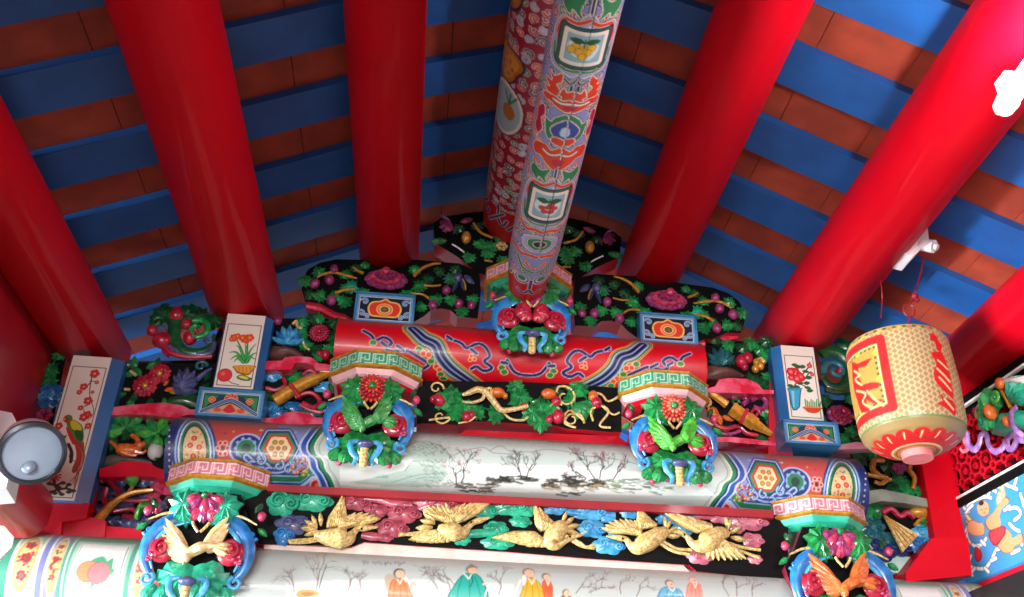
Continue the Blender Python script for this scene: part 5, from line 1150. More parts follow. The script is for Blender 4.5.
base_block(k2, [(456,368),(712,380),(694,480),(440,472)], 'blue framed block with a painted lotus arch, under the potted lily post', False, 'arch', Y=-.09, depth=.14)
def paint_vase(cv):
    q = lambda L: [k3(*p) for p in L]
    for L in ([(480,300),(510,260),(545,215)],[(520,280),(550,240),(565,250)],[(545,215),(550,195)],[(500,290),(535,310),(550,325)]): cv.line(q(L), '#1c3a28', .005, smooth=True)
    for x,y,a in ((495,215,0),(480,205,1),(505,290,0),(540,310,1),(550,325,0),(530,235,1),(545,265,0),(460,300,1),(520,265,1),(535,290,0),(470,310,0),(490,305,1),(515,215,0)): cv.poly([k3(x-16,y),k3(x,y-9+a*3),k3(x+16,y+a*4),k3(x,y+9)], '#1c5a34', True)
    for x,y,r in ((480,245,.026),(505,262,.020),(462,238,.018),(490,270,.018),(548,210,.011),(560,250,.009),(465,265,.014)):
        for i in range(6): cv.disc((cv.pt(k3(x,y))[0]+r*.6*math.cos(i*1.05), cv.pt(k3(x,y))[1]+r*.6*math.sin(i*1.05)), r*.48, '#c01828', raw=True)
        cv.disc(k3(x,y), r*.6, '#e04850'); cv.disc(k3(x,y), r*.25, '#f09880')
    cv.poly(q([(448,318),(512,318),(508,345),(505,400),(490,415),(472,415),(465,400),(455,345)]), '#185878', False); cv.poly(q([(454,322),(506,322),(502,345),(499,398),(487,409),(475,409),(470,396),(461,345)]), '#3a9cc0'); cv.poly(q([(464,325),(478,325),(480,400),(474,400)]), '#74c4dc'); cv.poly(q([(446,312),(514,312),(514,322),(446,322)]), '#2a88a8')
    for i in range(9): cv.line([k3(532+i*8,398),k3(528+i*9,365+(i%3)*6)], '#3a8a38', .005)
    cv.poly(q([(520,398),(602,402),(598,415),(580,428),(545,425),(528,412)]), '#c84018', True); cv.line(q([(522,400),(600,404)]), '#e87838', .004)
post('white post painted with red peonies in a blue vase, left of the woven lantern', [k3(422,150),k3(572,152),k3(612,462),k3(455,455)], -.07, [k3(388,150),k3(590,152),k3(630,462),k3(424,455)], paint_vase)
base_block(k3, [(432,468),(668,478),(670,565),(448,565)], 'blue framed block with a painted lotus arch, under the red peony vase post', False, 'arch', Y=-.09, depth=.14)
# ------------------------------------------------------------------ red framing behind and between the carvings
def redbox(name, label, pts, Y, depth, m=DRED, mir=False, cat='frame board', smooth=False):
    P = [un(x,y,Y) for x,y in pts]
    if mir: P = [Vector((2*XC-p.x,p.y,p.z)) for p in P]
    b = MB(); b.prism(P, [p+Vector((0,depth,0)) for p in P], m, RED if m is DRED else m)
    return tag(b.build(name, smooth=smooth), label, cat)
# ------------------------------------------------------------------ right side partition (turned a little from the gable frame)
WA = Vector((2.065,-.02,2.888)); WTH = math.atan2(-.9963,.0856)
WU = Vector((math.cos(WTH), math.sin(WTH), 0)); WN = Vector((-math.sin(WTH), math.cos(WTH), 0))   # WN points away from the viewer
def pl(x, y, off=0.0):
    d = ray(x,y); O = WA-WN*off; t = (O-CAM).dot(WN)/d.dot(WN); p = CAM+d*t-O; return (p.dot(WU), p.z+WA.z)
WM = Matrix.Translation((WA.x,WA.y,0)) @ Matrix.Rotation(WTH,4,'Z')
def side_thing(name, label, cat, u, z, group=None):
    p = WM @ Vector((u,0,z)); o = thing(name, label, cat, p, group); o.rotation_euler = (0,0,WTH); o['_u'] = 0; del o['_u']; return o
class SideRelief(Relief):
    # coordinates local to the partition plane: x along it, -y toward the viewer
    def __init__(s, parent, k, u0, z0, Y=0.0):
        Relief.__init__(s, parent, Y, k); s.u0, s.z0 = u0, z0
    def P(s, x, y, dy=0.0):
        u, z = pl(*s.k(x,y), dy-s.Y); L = s.p
        return Vector((L.location.x+u-s.u0, L.location.y+s.Y-dy, L.location.z+z-s.z0))
k14 = K(930,360,4.975); k15 = K(940,450,4.06)
zt = pl(956,413)[1]; ub0 = 0.0; U1 = 1.5
print('lattice z', zt, pl(977,585), pl(1024,365), pl(1024,562))
zb = pl(977,585)[1]
def wbox(b, u0, u1, z0, z1, y0, y1, m, base):      # box in partition coordinates, relative to a parent at (u,z)=base
    b.box((u0,y0,z0),(u1,y1,z1), m)
def sbuild(b, name, par, u0=0, z0=0):
    # vertices given as local (u, depth, z): shift so the parent's origin is (u0,z0)
    L = par.location; b.v = [(v[0]-u0+L.x, v[1]+L.y, v[2]-z0+L.z) for v in b.v]; return b.build(name, par, smooth=False)
# wall body
b = MB(); b.box((-.12,.03,zt-.02),(2.6,.16,3.60),RED); b.box((-.12,.06,2.2),(2.6,.16,zt),DRED)
b.v = [tuple(WM@Vector(v)) for v in b.v]; b.build('wall_right', smooth=False, kind='structure')
t = side_thing('lattice_screen', 'red geometric lattice screen in a black frame with a white bead, far right', 'lattice', 0, WA.z)
b = MB(); z0,z1 = WA.z, zt; LB = mat('lattice_red','#c01024','#a80c1c',.35,.4,6)
b.box((-.03,.02,z0-.03),(U1,.05,z1+.03),BLACK)
for q in ((-.03,-.012,0,z0-.03,z1+.03),): pass
b.box((-.035,-.012,z0-.035),(U1,.05,z0-.004),BLACK); b.box((-.035,-.012,z1+.004),(U1,.05,z1+.035),BLACK); b.box((-.035,-.012,z0-.035),(-.004,.05,z1+.035),BLACK); sbuild(b,'frame',t,0,WA.z)
b = MB(); WHL = mat('white_line','#e8e4e0',None,.4,.2); e = .006
b.box((-.002,-.014,z0-.003),(U1,.0,z0+e),WHL); b.box((-.002,-.014,z1-e),(U1,.0,z1+.003),WHL); b.box((-.002,-.014,z0),(e,.0,z1),WHL); sbuild(b,'white_bead',t,0,WA.z)
b = MB(); s_ = .066; w = .0085; n = 0
for i in range(24):
    for j in range(8):
        cu = .02+s_*(i+.5); cz = z0+.02+s_*(j+.5)
        if cz > z1-.01 or cu > U1-.05: continue
        rr = s_*.27
        for (a0,a1,c0,c1) in ((-rr,rr,-rr,-rr+w),(-rr,rr,rr-w,rr),(-rr,-rr+w,-rr,rr),(rr-w,rr,-rr,rr)): b.box((cu+a0,-.004,cz+c0),(cu+a1,.03,cz+c1),LB)
        b.box((cu-s_/2,-.004,cz-w/2),(cu-rr,.03,cz+w/2),LB); b.box((cu+rr,-.004,cz-w/2),(cu+s_/2,.03,cz+w/2),LB)
        b.box((cu-w/2,-.004,cz-s_/2),(cu+w/2,.03,cz-rr),LB); b.box((cu-w/2,-.004,cz+rr),(cu+w/2,.03,cz+s_/2),LB)
        b.box((cu+s_/2-w*.8,-.004,cz+s_/2-rr*.7),(cu+s_/2+w*.8,.03,cz+s_/2+rr*.7),LB); b.box((cu+s_/2-rr*.7,-.004,cz+s_/2-w*.8),(cu+s_/2+rr*.7,.03,cz+s_/2+w*.8),LB)
sbuild(b,'lattice_bars',t,0,WA.z)
# ornament hanging on the lattice
ou, oz = pl(*k14(330,300))
t = side_thing('gourd_ornament', 'green carved gourd and leaf fan wound with a lilac ribbon on the red lattice', 'carving', ou, oz)
r = SideRelief(t, k14, ou, oz, -.01)
PGR = mat('pea_green','#4cc070','#2c9c58',.35,.4,40)
r.dome([(262,150),(285,140),(300,160),(330,160),(350,185),(350,225),(330,250),(325,290),(345,310),(320,340),(285,345),(262,350),(240,335),(245,300),(222,285),(225,240),(240,215)], PGR, .03, .02, name='leaf_fan')
for a,L_ in ((100,.085),(120,.08),(140,.075),(165,.07),(190,.07),(215,.07),(240,.07),(262,.065)): r.leaf(290,255,L_,a,PGR,'long',dy=.055,wid=1.8,name='leaf_rib')
r.curl(325,190,.022,LEAFL,.009,90,1.3,-1,dy=.07,name='curl'); r.curl(262,305,.020,TEAL,.009,200,1.3,1,dy=.06,name='curl')
r.berry(300,258,.028,ORNG,dy=.06,sx=.62,sz=1.2,name='gold_boss')
r.dome([(330,290),(350,265),(380,262),(410,250),(450,250),(468,262),(500,270),(520,330),(470,345),(430,350),(400,370),(360,380),(320,372),(300,350)], AQ, .035, .02, name='gourd'); r.berry(385,305,.020,ORNG,dy=.065,sx=.8,name='gold_boss')
r.dome([(378,205),(400,160),(440,135),(480,125),(540,120),(560,200),(500,230),(440,228),(410,222)], PGR, .04, .02, name='shell')
for a,L_ in ((0,.08),(25,.08),(50,.08),(75,.075),(-20,.08)): r.leaf(400,205,L_*1.2,a,TEAL,'long',dy=.05,wid=1.5,name='leaf_rib')
r.dome([(340,115),(365,95),(410,80),(480,75),(540,70),(540,125),(440,128),(395,130),(355,140)], STONEW, .035, .03, name='shaft'); r.berry(350,118,.02,ORNG,dy=.06,name='gold_boss'); r.vine([(348,140),(375,185),(400,235)],.007,GOLD,dy=.05)
RB2 = LILAC
r.vine([(140,350),(160,345),(185,370),(190,420),(220,445),(245,420),(255,375),(280,370),(290,420),(320,455),(360,440),(380,400),(410,370),(430,390),(415,435),(390,440),(385,400)],[.007,.012,.013,.013,.012,.012,.012,.013,.013,.012],RB2,dy=.03,name='ribbon',flat=.5)
r.vine([(150,440),(165,455),(190,440),(175,410),(165,375)],[.006,.010,.011],RP,dy=.025,name='ribbon',flat=.5)
r.vine([(430,235),(405,260),(405,310),(430,350),(470,380)],[.011,.011,.011],RB2,dy=.08,name='ribbon',flat=.5); r.vine([(430,390),(470,400),(520,380)],.011,RB2,dy=.05,name='ribbon',flat=.5)
# painted board with the child
t = side_thing('painted_panel_board', 'sky-blue painted board showing a child in red among white scrolls, below the lattice', 'painting', 0, zb)
cv = Canvas(-.035,U1,zb,WA.z-.037,620,'#3a94cc',pl)
q = lambda L: [k15(*p) for p in L]
def wsc(L, w=.013): cv.line(q(L),'#28506c',w+.006,smooth=True); cv.line(q(L),'#f0f4f4',w,smooth=True)
for L in ([(125,250),(120,230),(150,205),(190,190),(215,195)],[(115,245),(105,235)],[(110,265),(120,245),(140,225)],[(205,180),(215,160),(235,170)],[(225,165),(215,145)],[(245,150),(270,140),(300,150),(315,130),(320,95)],[(300,150),(320,160)],[(270,140),(285,120)],
          [(120,310),(118,350),(140,385),(175,385),(195,360)],[(125,300),(112,330)],[(140,385),(165,400)],[(175,370),(190,385)],[(125,440),(122,465),(150,480),(190,480),(215,450),(235,405)],[(150,480),(135,500),(140,510)],[(190,480),(205,495)],[(122,465),(135,430)],[(235,405),(255,400)],[(215,450),(235,440)],
          [(285,240),(320,235),(335,260),(310,285)],[(290,300),(310,320),(330,330)],[(310,285),(330,270)],[(270,245),(290,230)],[(300,390),(330,370),(341,385)],[(335,180),(350,230)],[(300,420),(330,405)]): wsc(L)
cv.poly(q([(150,395),(165,398),(178,420),(175,445),(160,455),(148,435)]),'#8c1420',True); cv.poly(q([(152,400),(164,403),(173,420),(170,440),(160,449),(151,433)]),'#d02030',True)
for i in range(9):
    for (dz,d_) in ((.08,1),(.22,-1)): curl(cv, (.46+.115*i, zb+dz), .045, i*1.3, 1.1, ('#28506c','#f0f4f4'), (.018,.012), raw=True, dirn=d_)
def skin(L, c='#e0a070'): cv.poly(q(L),'#7a4a38',True); cx_ = sum(p[0] for p in L)/len(L); cy_ = sum(p[1] for p in L)/len(L); cv.poly(q([(cx_+(x-cx_)*.93, cy_+(y-cy_)*.93) for x,y in L]),c,True)
for L in ([(105,260),(120,262),(145,290),(155,300),(140,305),(120,285)],[(108,280),(135,300),(160,310),(140,318),(118,300)],[(250,160),(262,130),(275,180),(270,215),(255,235)],[(235,200),(255,165),(262,215),(245,240)]): cv.poly(q(L),'#e8d8a0',True); cv.line(q(L),'#8a7040',.004,closed=True)
skin([(120,295),(140,285),(165,295),(185,300),(190,340),(165,350),(135,345),(118,325)])
skin([(190,290),(225,250),(250,215),(275,190),(290,200),(285,215),(262,235),(250,270),(255,300),(245,330),(215,330),(200,320)])
skin([(255,310),(290,330),(305,355),(341,340),(345,375),(310,395),(305,415),(270,420),(250,405),(240,380)])
cv.poly(q([(205,335),(235,318),(270,310),(275,335),(262,360),(235,390),(212,370)]),'#8c1420',True); cv.poly(q([(210,337),(236,323),(266,315),(270,335),(258,357),(234,383),(216,367)]),'#e04048',True)
skin([(158,225),(175,205),(200,212),(208,235),(205,262),(185,272),(165,262),(158,245)],'#eab080'); cv.poly(q([(165,218),(175,206),(186,212),(182,224),(170,226)]),'#1c1c22',True)
for L in ([(172,245),(180,243)],[(190,240),(198,238)],[(182,257),(192,256)]): cv.line(q(L),'#5a2a20',.003)
cv.poly([(-.04,zb),(U1,zb),(U1,zb+.012),(-.04,zb+.012)],'#2a74b0',raw=True)
L0 = t.location
def fpw(U,V):
    P0 = np.array(L0); return P0[0]+U, np.full(U.shape,P0[1]-.008), P0[2]+V-zb
o = grid_mesh('painted_face', np.linspace(-.035,U1,520), np.linspace(zb,WA.z-.037,150), fpw, cv, PAINTM, t)
b = MB(); b.box((-.035,-.006,zb),(U1,.058,WA.z-.037),MATS['post_blue']); b.box((-.035,-.02,zb-.05),(U1,.058,zb-.002),DRED); sbuild(b,'backing_board',t,0,zb)
# dark rail running along the foot of the partition
b = MB(); DK = mat('dark_wood_rail','#1c1a1c','#121012',.4,.3,8)
z2,z3 = zb-.16, zb-.052; b.box((-.35,-.10,z2),(2.4,.10,z3),DK); b.v = [tuple(WM@Vector(v)) for v in b.v]
tag(b.build('side_rail', smooth=False), 'dark wooden rail under the blue painted board at the bottom right corner', 'rail')

# ------------------------------------------------------------------ woven lantern
LC = Vector((1.668,-.5,0)); LRr = .175
zt_ = un(893,321,-.5-LRr).z; zb_ = un(905,414,-.5-LRr).z; print('lantern', zt_, zb_)
def pml(x, y):
    d = ray(x,y); ox, oy = CAM.x-LC.x, CAM.y-LC.y; a = d.x*d.x+d.y*d.y; b_ = 2*(ox*d.x+oy*d.y); c = ox*ox+oy*oy-LRr*LRr; q_ = b_*b_-4*a*c
    t_ = (-b_-math.sqrt(q_))/(2*a) if q_ > 0 else -b_/(2*a); p = CAM+d*t_
    return (LRr*math.atan2(p.x-LC.x, -(p.y-LC.y)), p.z)
Hc = .215
cv = Canvas(-PI*LRr, PI*LRr, zb_-Hc, zt_+.01, 420, '#94794a', pml)
# weave: hexagonal open mesh, light canes over tan ground
zz = zb_
st = .0165
for i in range(int(2*PI*LRr/st)+1):
    u = -PI*LRr+i*st
    P = [(u+(.0052 if (j+i)%2 else -.0052), zb_+.006+j*.0105) for j in range(int((zt_-zb_)/.0105))]
    cv.line(P,'#c8b88e',.0040,raw=True)
k23 = K(830,300,3.512); q = lambda L: [k23(*p) for p in L]
YEL,RDL,GRL = '#e8c030','#c81a1c','#2c5a2c'
cv.poly([(-PI*LRr,zt_-.022),(PI*LRr,zt_-.022),(PI*LRr,zt_+.02),(-PI*LRr,zt_+.02)],'#b49c60',raw=True)
for i in range(66): cv.disc((-PI*LRr+i*2*PI*LRr/66, zt_-.012-.004*(i%2)), .0055, (GRL,YEL,GRL,'#c87838')[i%4], raw=True, sx=1.3)
cv.line([(-PI*LRr,zb_+.006),(PI*LRr,zb_+.006)],'#3c7a3c',.006,raw=True)
def frame_panel(u0, u1):
    za,zc_ = zb_+.045, zt_-.045
    cv.poly([(u0,za),(u1,za),(u1,zc_),(u0,zc_)],'#b48c40',raw=True)
    for wd_,c in ((.030,RDL),): cv.line([(u0,za),(u1,za),(u1,zc_),(u0,zc_)],c,wd_,closed=True,raw=True)
    cv.line([(u0+.02,za+.02),(u1-.02,za+.02),(u1-.02,zc_-.02),(u0+.02,zc_-.02)],'#f0dca8',.004,closed=True,raw=True)
    n = 0
    for (a,b_) in (((u0+.027,za+.027),(u1-.027,za+.027)),((u1-.027,za+.027),(u1-.027,zc_-.027)),((u1-.027,zc_-.027),(u0+.027,zc_-.027)),((u0+.027,zc_-.027),(u0+.027,za+.027))):
        for j in range(10):
            f_ = j/10; n += 1; cv.disc((a[0]+(b_[0]-a[0])*f_, a[1]+(b_[1]-a[1])*f_), .0055 if n%5 else .009, GRL if n%5 else YEL, raw=True)
uR = pml(*k23(205,280))[0]; uL = uR-.235
frame_panel(uL, uR)
for L in ([(80,215),(100,225),(152,205),(130,235),(105,240),(108,270),(120,300),(150,290),(178,292),(175,310),(140,320),(160,350),(195,350),(165,370),(130,350),(145,390),(115,400),(95,330),(85,270)],): cv.poly(q(L),RDL)
for L in ([(90,250),(110,265),(95,280),(118,300)],[(100,320),(130,330),(120,360),(150,380)],[(135,320),(155,345),(190,372)]): cv.line(q(L),'#e8cc88',.006,smooth=True)
for L in ([(350,118),(370,125),(380,150),(390,160),(385,182),(372,175),(365,150),(350,140)],[(352,188),(385,185),(398,205),(410,250),(420,290),(428,330),(430,350),(405,330),(385,310),(365,285),(360,250),(368,225)],[(378,325),(400,345),(432,360),(440,405),(410,385),(375,365),(392,355)]): cv.poly(q(L),RDL,True)
for L in ([(375,215),(405,245)],[(372,245),(415,290)],[(380,275),(420,320)],[(400,350),(430,385)]): cv.line(q(L),'#ecd9a0',.007)
frame_panel(.30,.50)
# underside: red scallops round the middle
ur = np.linspace(-PI*LRr,PI*LRr,15)[:-1]
cv.poly([(-PI*LRr,zb_-.075),(PI*LRr,zb_-.075),(PI*LRr,zb_-.125),(-PI*LRr,zb_-.125)],RDL,raw=True)
for u in ur:
    cv.disc((u+.03,zb_-.068),.030,RDL,raw=True,sx=1.35)
    cv.line([(u+.022,zb_-.085),(u+.03,zb_-.055)],'#e8cc88',.007,raw=True)
cv.line([(-PI*LRr,zb_-.128),(PI*LRr,zb_-.128)],'#e0c890',.012,raw=True)
cv.poly([(-PI*LRr,zb_-.14),(PI*LRr,zb_-.14),(PI*LRr,zb_-.3),(-PI*LRr,zb_-.3)],'#a88850',raw=True); cv.line([(-PI*LRr,zb_-.155),(PI*LRr,zb_-.155)],RDL,.012,raw=True)
prof = [(zt_+.008,.150,zt_-.004),(zt_,.168,zt_),(zt_-.02,.177,zt_-.02),((zt_+zb_)/2,.183,(zt_+zb_)/2),(zb_+.03,.178,zb_+.03),(zb_,.170,zb_),(zb_-.03,.152,zb_-.022),(zb_-.075,.118,zb_-.045),(zb_-.125,.080,zb_-.058),(zb_-.20,.045,zb_-.062)]
pv = np.array([p[0] for p in prof][::-1]); pr_ = np.array([p[1] for p in prof][::-1]); pz = np.array([p[2] for p in prof][::-1])
lan = thing('woven_lantern', 'cream woven bamboo lantern with red painted panels, hanging at the right', 'lantern', (LC.x,LC.y,zt_))
vs = np.linspace(zb_-.20, zt_+.008, 170)
fpl = lambda U,V: (LC.x+np.interp(V,pv,pr_)*np.sin(U/LRr), LC.y-np.interp(V,pv,pr_)*np.cos(U/LRr), np.interp(V,pv,pz))
grid_mesh('lantern_body', np.linspace(-PI*LRr,PI*LRr,340), vs, fpl, cv, PAINTM, lan)
b = MB(); b.sweep([(LC.x,LC.y,zb_-.06),(LC.x,LC.y,zb_-.085)],[.052,.050],mat('pink_wood','#e08080','#d07070',.5,.1,10),seg=36,sub=1); b.build('base_disc', lan)
b = MB()
for a in (0,PI/2): b.sweep([(LC.x-.15*math.cos(a),LC.y-.15*math.sin(a),zt_),(LC.x+.15*math.cos(a),LC.y+.15*math.sin(a),zt_)],.004,GOLD,seg=6,sub=1)
b.build('top_bars', lan)
# cords
CORD = mat('red_cord','#b01830','#8c1024',.5,.1,40)
HQ = unx(916,236,1.69); print('HQ',HQ); b = MB()
pts = [un(925,250,HQ.y), un(922,268,(HQ.y-.45)/2), un(918,283,-.46), un(915,292,-.47)]; b.sweep(pts,.0035,CORD,seg=6)
b.ball(un(915,296,-.47),.013,CORD); b.ball(un(917,300,-.47),.010,CORD)
c0 = un(909,310,-.48); b.sweep([c0+Vector((.022*math.cos(a),0,.03*math.sin(a))) for a in np.linspace(1.2,7.2,14)],.003,CORD,seg=6,sub=2)
b.sweep([c0+Vector((0,0,-.03)), Vector((LC.x+.02,LC.y,zt_))],.003,CORD,seg=6,sub=1); b.sweep([un(915,299,-.47), c0+Vector((.01,0,.03))],.003,CORD,seg=6,sub=1)
b.build('hanging_cord', lan)
b = MB(); b.sweep([un(876,262,unx(876,262,1.66).y),un(882,290,-.6),un(881,318,-.5)],.0018,CORD,seg=5); b.build('thin_wire', lan)
# lamp holder on the purlin
t = thing('lamp_holder', 'white plastic lamp holder fixed to the side of the purlin above the lantern', 'lamp holder', HQ)
b = MB(); Fp = [un(x,y,HQ.y) for x,y in ((927,222),(929,240),(914,256),(902,253))]; b.prism(Fp,[p+Vector((0,.10,0)) for p in Fp],WHITEP); b.build('housing', t, smooth=False)
b = MB(); c = un(928,245,HQ.y-.01); b.sweep([c+Vector((-.012,.02,.012)),c+Vector((.016,-.01,-.012))],[.022,.024],WHITEP,seg=20,sub=1); b.sweep([c+Vector((.016,-.01,-.012)),c+Vector((.024,-.016,-.02))],[.014,.012],STONEW,seg=16,sub=1); b.build('socket', t)
# lit tube lamp at the top right
t = thing('tube_lamp', 'bright white tube lamp at the top right edge, beside the thick red purlin', 'lamp', un(1030,75,-1.75))
GLOW = mat('lit_tube','#ffffff',None,.5,0,5,emit=6)
A = un(1008,101,-1.75); B_ = un(1042,50,-1.75); b = MB(); b.sweep([A,B_],.026,GLOW,seg=20,sub=1); b.build('tube', t)
b = MB(); d = (A-B_).normalized(); b.sweep([A,A+d*.03],[.030,.026],WHITEP,seg=20,sub=1); b.sweep([A+d*.03+Vector((-.01,0,-.006)),A+d*.045+Vector((-.01,0,-.006))],.008,WHITEP,seg=10,sub=1); b.build('end_cap', t)
b = MB(); b.box((-.03,-.01,-.0),(.03,.04,.05),WHITEP,Matrix.Translation(A.lerp(B_,.3)+Vector((.02,.03,.02)))); b.build('bracket', t, smooth=False)
l = bpy.data.lights.new('tube_light','POINT'); l.energy = 30; l.shadow_soft_size = .05; o = bpy.data.objects.new('tube_light', l); COL.objects.link(o); o.location = A.lerp(B_,.2)+Vector((-.05,-.06,-.05))
# ------------------------------------------------------------------ left side: wall, beam, floodlight
b = MB(); b.box((-1.62,-3.6,2.62),(-1.475,.10,3.40),DRED); b.build('wall_left', smooth=False, kind='structure')
# squared red beam with rounded lower edges running toward the viewer
def rbeam(X0, X1, Z0, Z1, Y0, Y1, rad, m, n=6):
    out = []
    for (cx,cz,a0) in ((X1-rad,Z1-rad,0),(X0+rad,Z1-rad,90),(X0+rad,Z0+rad,180),(X1-rad,Z0+rad,270)):
        for i in range(n+1):
            a = math.radians(a0+90*i/n); out.append((cx+rad*math.cos(a), cz+rad*math.sin(a)))
    b = MB(); b.prism([Vector((x,Y0,z)) for x,z in out],[Vector((x,Y1,z)) for x,z in out],m); return b
b = rbeam(-1.46,-1.265,2.515,2.70,-3.2,-.13,.075,DRED); tag(b.build('side_beam', smooth=40), 'dull red beam with rounded corners running toward the viewer at the lower left', 'beam')
# floodlight
c = un(32,453,-.75); dirv = (CAM-c).normalized(); 
up0 = Vector((0,0,1)); rx = up0.cross(dirv).normalized(); uz = dirv.cross(rx)
FM = Matrix(((rx.x,uz.x,dirv.x,c.x),(rx.y,uz.y,dirv.y,c.y),(rx.z,uz.z,dirv.z,c.z),(0,0,0,1))) @ Matrix.Rotation(.25,4,'X') @ Matrix.Rotation(.12,4,'Y')
t = thing('floodlight', 'round white floodlight with a dark rim and frosted glass, unlit, lower left', 'floodlight', c)
def rev(prof, m, name, seg=48, b=None):
    b = b or MB(); vs = []; 
    for r_,z in prof: vs += [FM@Vector((r_*math.cos(2*PI*i/seg), r_*math.sin(2*PI*i/seg), z)) for i in range(seg)]
    fs = [(j*seg+i,j*seg+(i+1)%seg,(j+1)*seg+(i+1)%seg,(j+1)*seg+i) for j in range(len(prof)-1) for i in range(seg)]
    if name != 'rim': fs += [tuple(range(seg)), tuple(range((len(prof)-1)*seg,len(prof)*seg))]
    b.add(vs, fs, m); return b.build(name, t)
R0 = .088
rev([(.050,-.13),(.080,-.09),(.084,-.03),(.083,-.022)], WHITEP, 'housing')
rev([(R0-.004,-.012),(R0+.004,-.008),(R0+.004,.008),(R0-.006,.012),(R0-.010,.004)], STEEL, 'rim')
GL = mat('frosted_glass','#a8bed4','#98b0c8',.15,.8,6)
rev([(R0-.004,-.02),(R0-.006,-.003),(R0-.03,.002),(.005,.006)], GL, 'glass')
b = MB(); b.ball(FM@Vector((.0,-.038,.006)),.022,mat('inner_reflector','#7c90a4','#6c8094',.3,.5,8),sy=.5,nu=16); b.build('bulb_shade', t)
b = MB(); b.sweep([FM@Vector((-R0-.02,-.015,0)),FM@Vector((-R0,-.01,0))],.006,STEEL,seg=8,sub=1); b.build('hinge', t)
# white boxes fixed to the wall beside the floodlight
t = thing('junction_box', 'white plastic box on the left wall, above and behind the floodlight', 'box', un(5,440,-.62))
b = MB(); F_ = [un(x,y,-.66) for x,y in ((-30,404),(12,413),(19,427),(15,445),(6,488),(-40,492))]; b.prism(F_,[p+Vector((-.02,.14,.0)) for p in F_],WHITEP); b.build('housing', t, smooth=False)
t = thing('lamp_box', 'bright white lamp box at the left edge, below the dull red side beam', 'lamp', un(5,545,-.75))
b = MB(); F_ = [un(x,y,-.78) for x,y in ((-30,524),(4,526),(14,537),(12,547),(2,556),(-30,556))]; b.prism(F_,[p+Vector((-.07,.10,-.03)) for p in F_],WHITEP); b.build('housing', t, smooth=False)
b = MB(); F_ = [un(x,y,-.785) for x,y in ((-25,530),(4,531),(10,540),(3,552),(-25,552))]; b.prism(F_,[p+Vector((0,.01,.0)) for p in F_],mat('lamp_lens','#f4f8ff',None,.3,.3,5,emit=2.2)); b.build('lens', t, smooth=False)

# ------------------------------------------------------------------ red frame boards filling between the carvings
# dark boards behind the carvings of each flank
BACK = mat('dark_red_backing','#3a1018','#2a0c12',.6,.1,5)
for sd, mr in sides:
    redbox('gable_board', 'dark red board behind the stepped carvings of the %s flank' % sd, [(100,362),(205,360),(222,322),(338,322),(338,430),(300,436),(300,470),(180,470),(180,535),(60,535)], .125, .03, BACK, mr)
redbox('frame_stile', 'narrow red upright board right of the far left painted post', [(112,366),(122,366),(92,508),(80,508)], .0, .1)
redbox('frame_stile', 'narrow red upright board left of the red peony post', [(770,352),(784,352),(794,470),(768,470)], .01, .1)
# red ledges and the red block under the far left post
def block(label, quad, Y, depth, m=DRED, name='frame_block'):
    return redbox(name, label, quad, Y, depth, m)
block('red block under the far left painted post, on the lowest beam', [(34,503),(90,503),(86,518),(62,522),(60,542),(30,542)], -.05, .16)
redbox('frame_block', 'red stepped block between the far left post and the golden stalk carving', [(62,519),(92,517),(106,521),(104,546),(60,546)], -.03, .14)
# right post and foot
for nm,lab,px,Y in (('red_post','tall red post right of the grape and fan carvings, under the lantern',[(918,440),(950,425),(968,545),(936,545)],-.03),
                    ('post_foot','red stepped foot of the right red post, on the lowest beam',[(932,538),(968,538),(972,575),(906,582),(906,572)],-.07)):
    redbox(nm, lab, px, Y, .16, RED, cat='post')
redbox('frame_stile', 'red upright board between the grape carving and the right red post', [(925,452),(935,452),(945,545),(925,540)], .02, .1)
# crane carving frame
redbox('crane_top_rail', 'thin dark red rail between the landscape beam and the crane carving', [(268,484),(772,510),(774,518),(267,491)], -.135, .034, mat('rail_red','#98101c','#800c18',.6,.05,6), cat='rail')
redbox('crane_foot_rail', 'pale painted rail with a dark red edge below the crane carving', [(264,545),(352,548),(358,541),(680,562),(690,572),(772,577),(772,582),(264,551)], -.09, .10, mat('pale_rail','#e8d8cc','#d8c4b8',.4,.3,14), cat='rail')
# red mouldings with scalloped lower edges under the carvings
def scallop(label, pts, Y=-.01, depth=.1, m=None, mir=False): return redbox('scalloped_rail', label, pts, Y, depth, m or REDG, mir, 'rail', 30)
scallop('glossy red scalloped rail under the grape vine carving', [(395,432),(460,434),(466,430),(618,436),(626,442),(690,446),(690,452),(620,450),(600,446),(480,440),(462,441),(395,440)])

# small carving left of the far left post
r = panel('narrow carving of green leaves and blue waves between the far left post and wall', (250,160), -.0, k4)
r.board([(250,60),(300,90),(240,400),(170,420),(180,330),(205,230)], .08)
r.items([('L',270,90,.05,100,LEAF),('L',265,130,.06,200,LEAF),('L',255,170,.06,220,LEAF),('N',235,230,.035,BLUE),('N',225,260,.035,SKY),('N',220,290,.03,BLUE),('F',205,340,.03,ROSE,PURP,2,6),('B',205,385,.018,ROSE),('L',190,400,.05,220,NAVY,'oval'),('L',245,210,.05,240,SKY,'oval'),('L',265,60,.04,90,GREYB,'oval')])

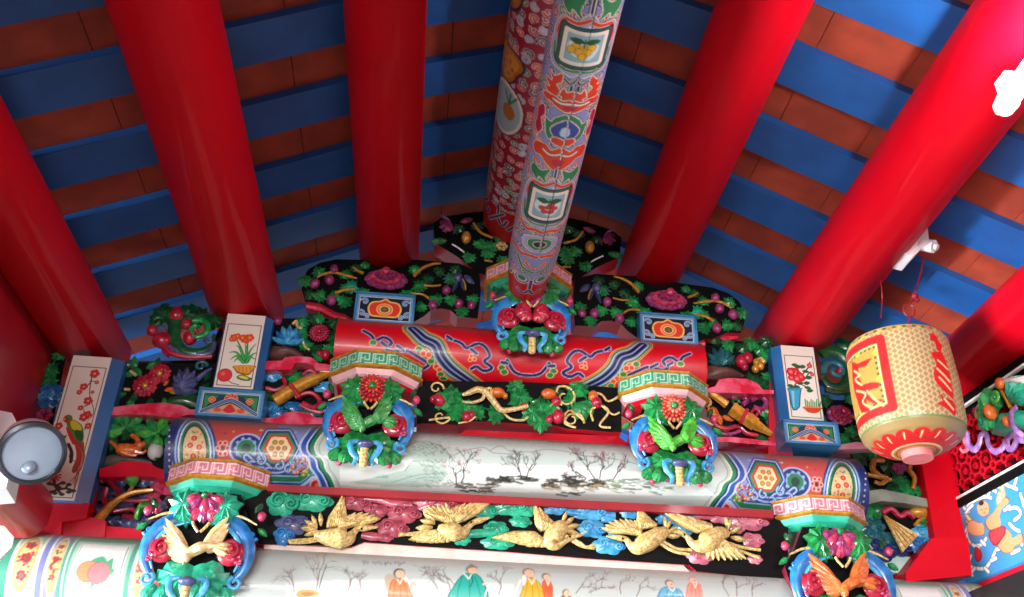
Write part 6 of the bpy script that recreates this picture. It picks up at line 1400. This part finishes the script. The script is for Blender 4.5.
def kq(k, L): return [k(*p) for p in L]
SG = mat('painted_sheen_edge', '#e8708a', '#cc2444', .22, .6, 16)  # pink base colour stands in for reflections on the glossy red edges
scallop('glossy red scalloped rail, painted pink sheen, between the red flower carving and the deer carving', kq(k2,[(85,440),(160,430),(240,424),(300,420),(380,432),(410,448),(455,450),(455,470),(400,470),(360,482),(300,478),(240,470),(150,468),(85,472)]), -.03, .11, SG)
scallop('red arched rail with painted pink sheen under the blue plant carving', kq(k2,[(715,250),(785,248),(800,234),(850,230),(905,234),(935,258),(985,265),(985,288),(925,288),(915,270),(890,258),(840,256),(825,285),(715,285)]), -.03, .11, SG)
scallop('red scalloped rail with painted pink sheen under the golden brush carving', kq(k2,[(712,484),(770,480),(800,462),(850,456),(900,466),(925,482),(985,484),(985,508),(712,512)]), -.02, .11, SG)
scallop('red scalloped rail with painted pink sheen under the teal plant and pear carving', kq(k3,[(75,315),(115,305),(135,272),(180,266),(260,270),(310,290),(335,320),(385,322),(385,338),(300,340),(200,334),(75,332)]), -.03, .11, SG)
scallop('red rail with painted pink sheen under the golden sword handle carving', kq(k3,[(95,540),(180,536),(300,548),(395,560),(395,578),(300,570),(180,560),(95,560)]), -.0, .10, SG)
scallop('red scalloped rail between the deer carving and the golden stalk carving', kq(k6,[(40,208),(100,192),(120,180),(180,174),(250,182),(290,205),(325,215),(325,255),(280,245),(220,240),(40,244)]), -.03, .12, REDG)
scallop('red rail under the golden stalk carving, on the lowest beam', kq(k6,[(-5,470),(50,475),(60,452),(120,455),(200,464),(240,480),(255,490),(250,520),(-5,516)]), -.02, .12, REDG)
scallop('pale pink rail under the dark peony carving, behind the lantern', kq(k3,[(668,575),(760,560),(900,566),(900,590),(760,590),(660,598)]), -.03, .11, mat('pale_pink_edge','#e8a8b4','#d88898',.3,.4,12))
scallop('grey-green curved rail between the grape carving and the fan carving', kq(k17,[(5,322),(20,305),(60,300),(120,312),(190,328),(190,350),(120,338),(60,332),(10,345)]), -.02, .10, mat('grey_green_edge','#8c9484','#6c7468',.4,.2,12))
scallop('mint green painted board under the fan and wave carving', kq(k20,[(545,480),(575,420),(620,400),(740,412),(830,430),(760,488)]), .04, .03, mat('mint_board','#c4e6de','#b0d8ce',.4,.2,10))
scallop('red scalloped lip under the purple peony board, left of the ridge', kq(k12,[(90,372),(180,384),(270,434),(330,448),(410,452),(410,490),(330,478),(270,470),(180,425),(100,405)]), .02, .09, SG)
scallop('red scalloped lip under the purple peony board, right of the ridge', kq(k12,[(90,372),(180,384),(270,434),(330,448),(410,452),(410,490),(330,478),(270,470),(180,425),(100,405)]), .02, .09, SG, True)
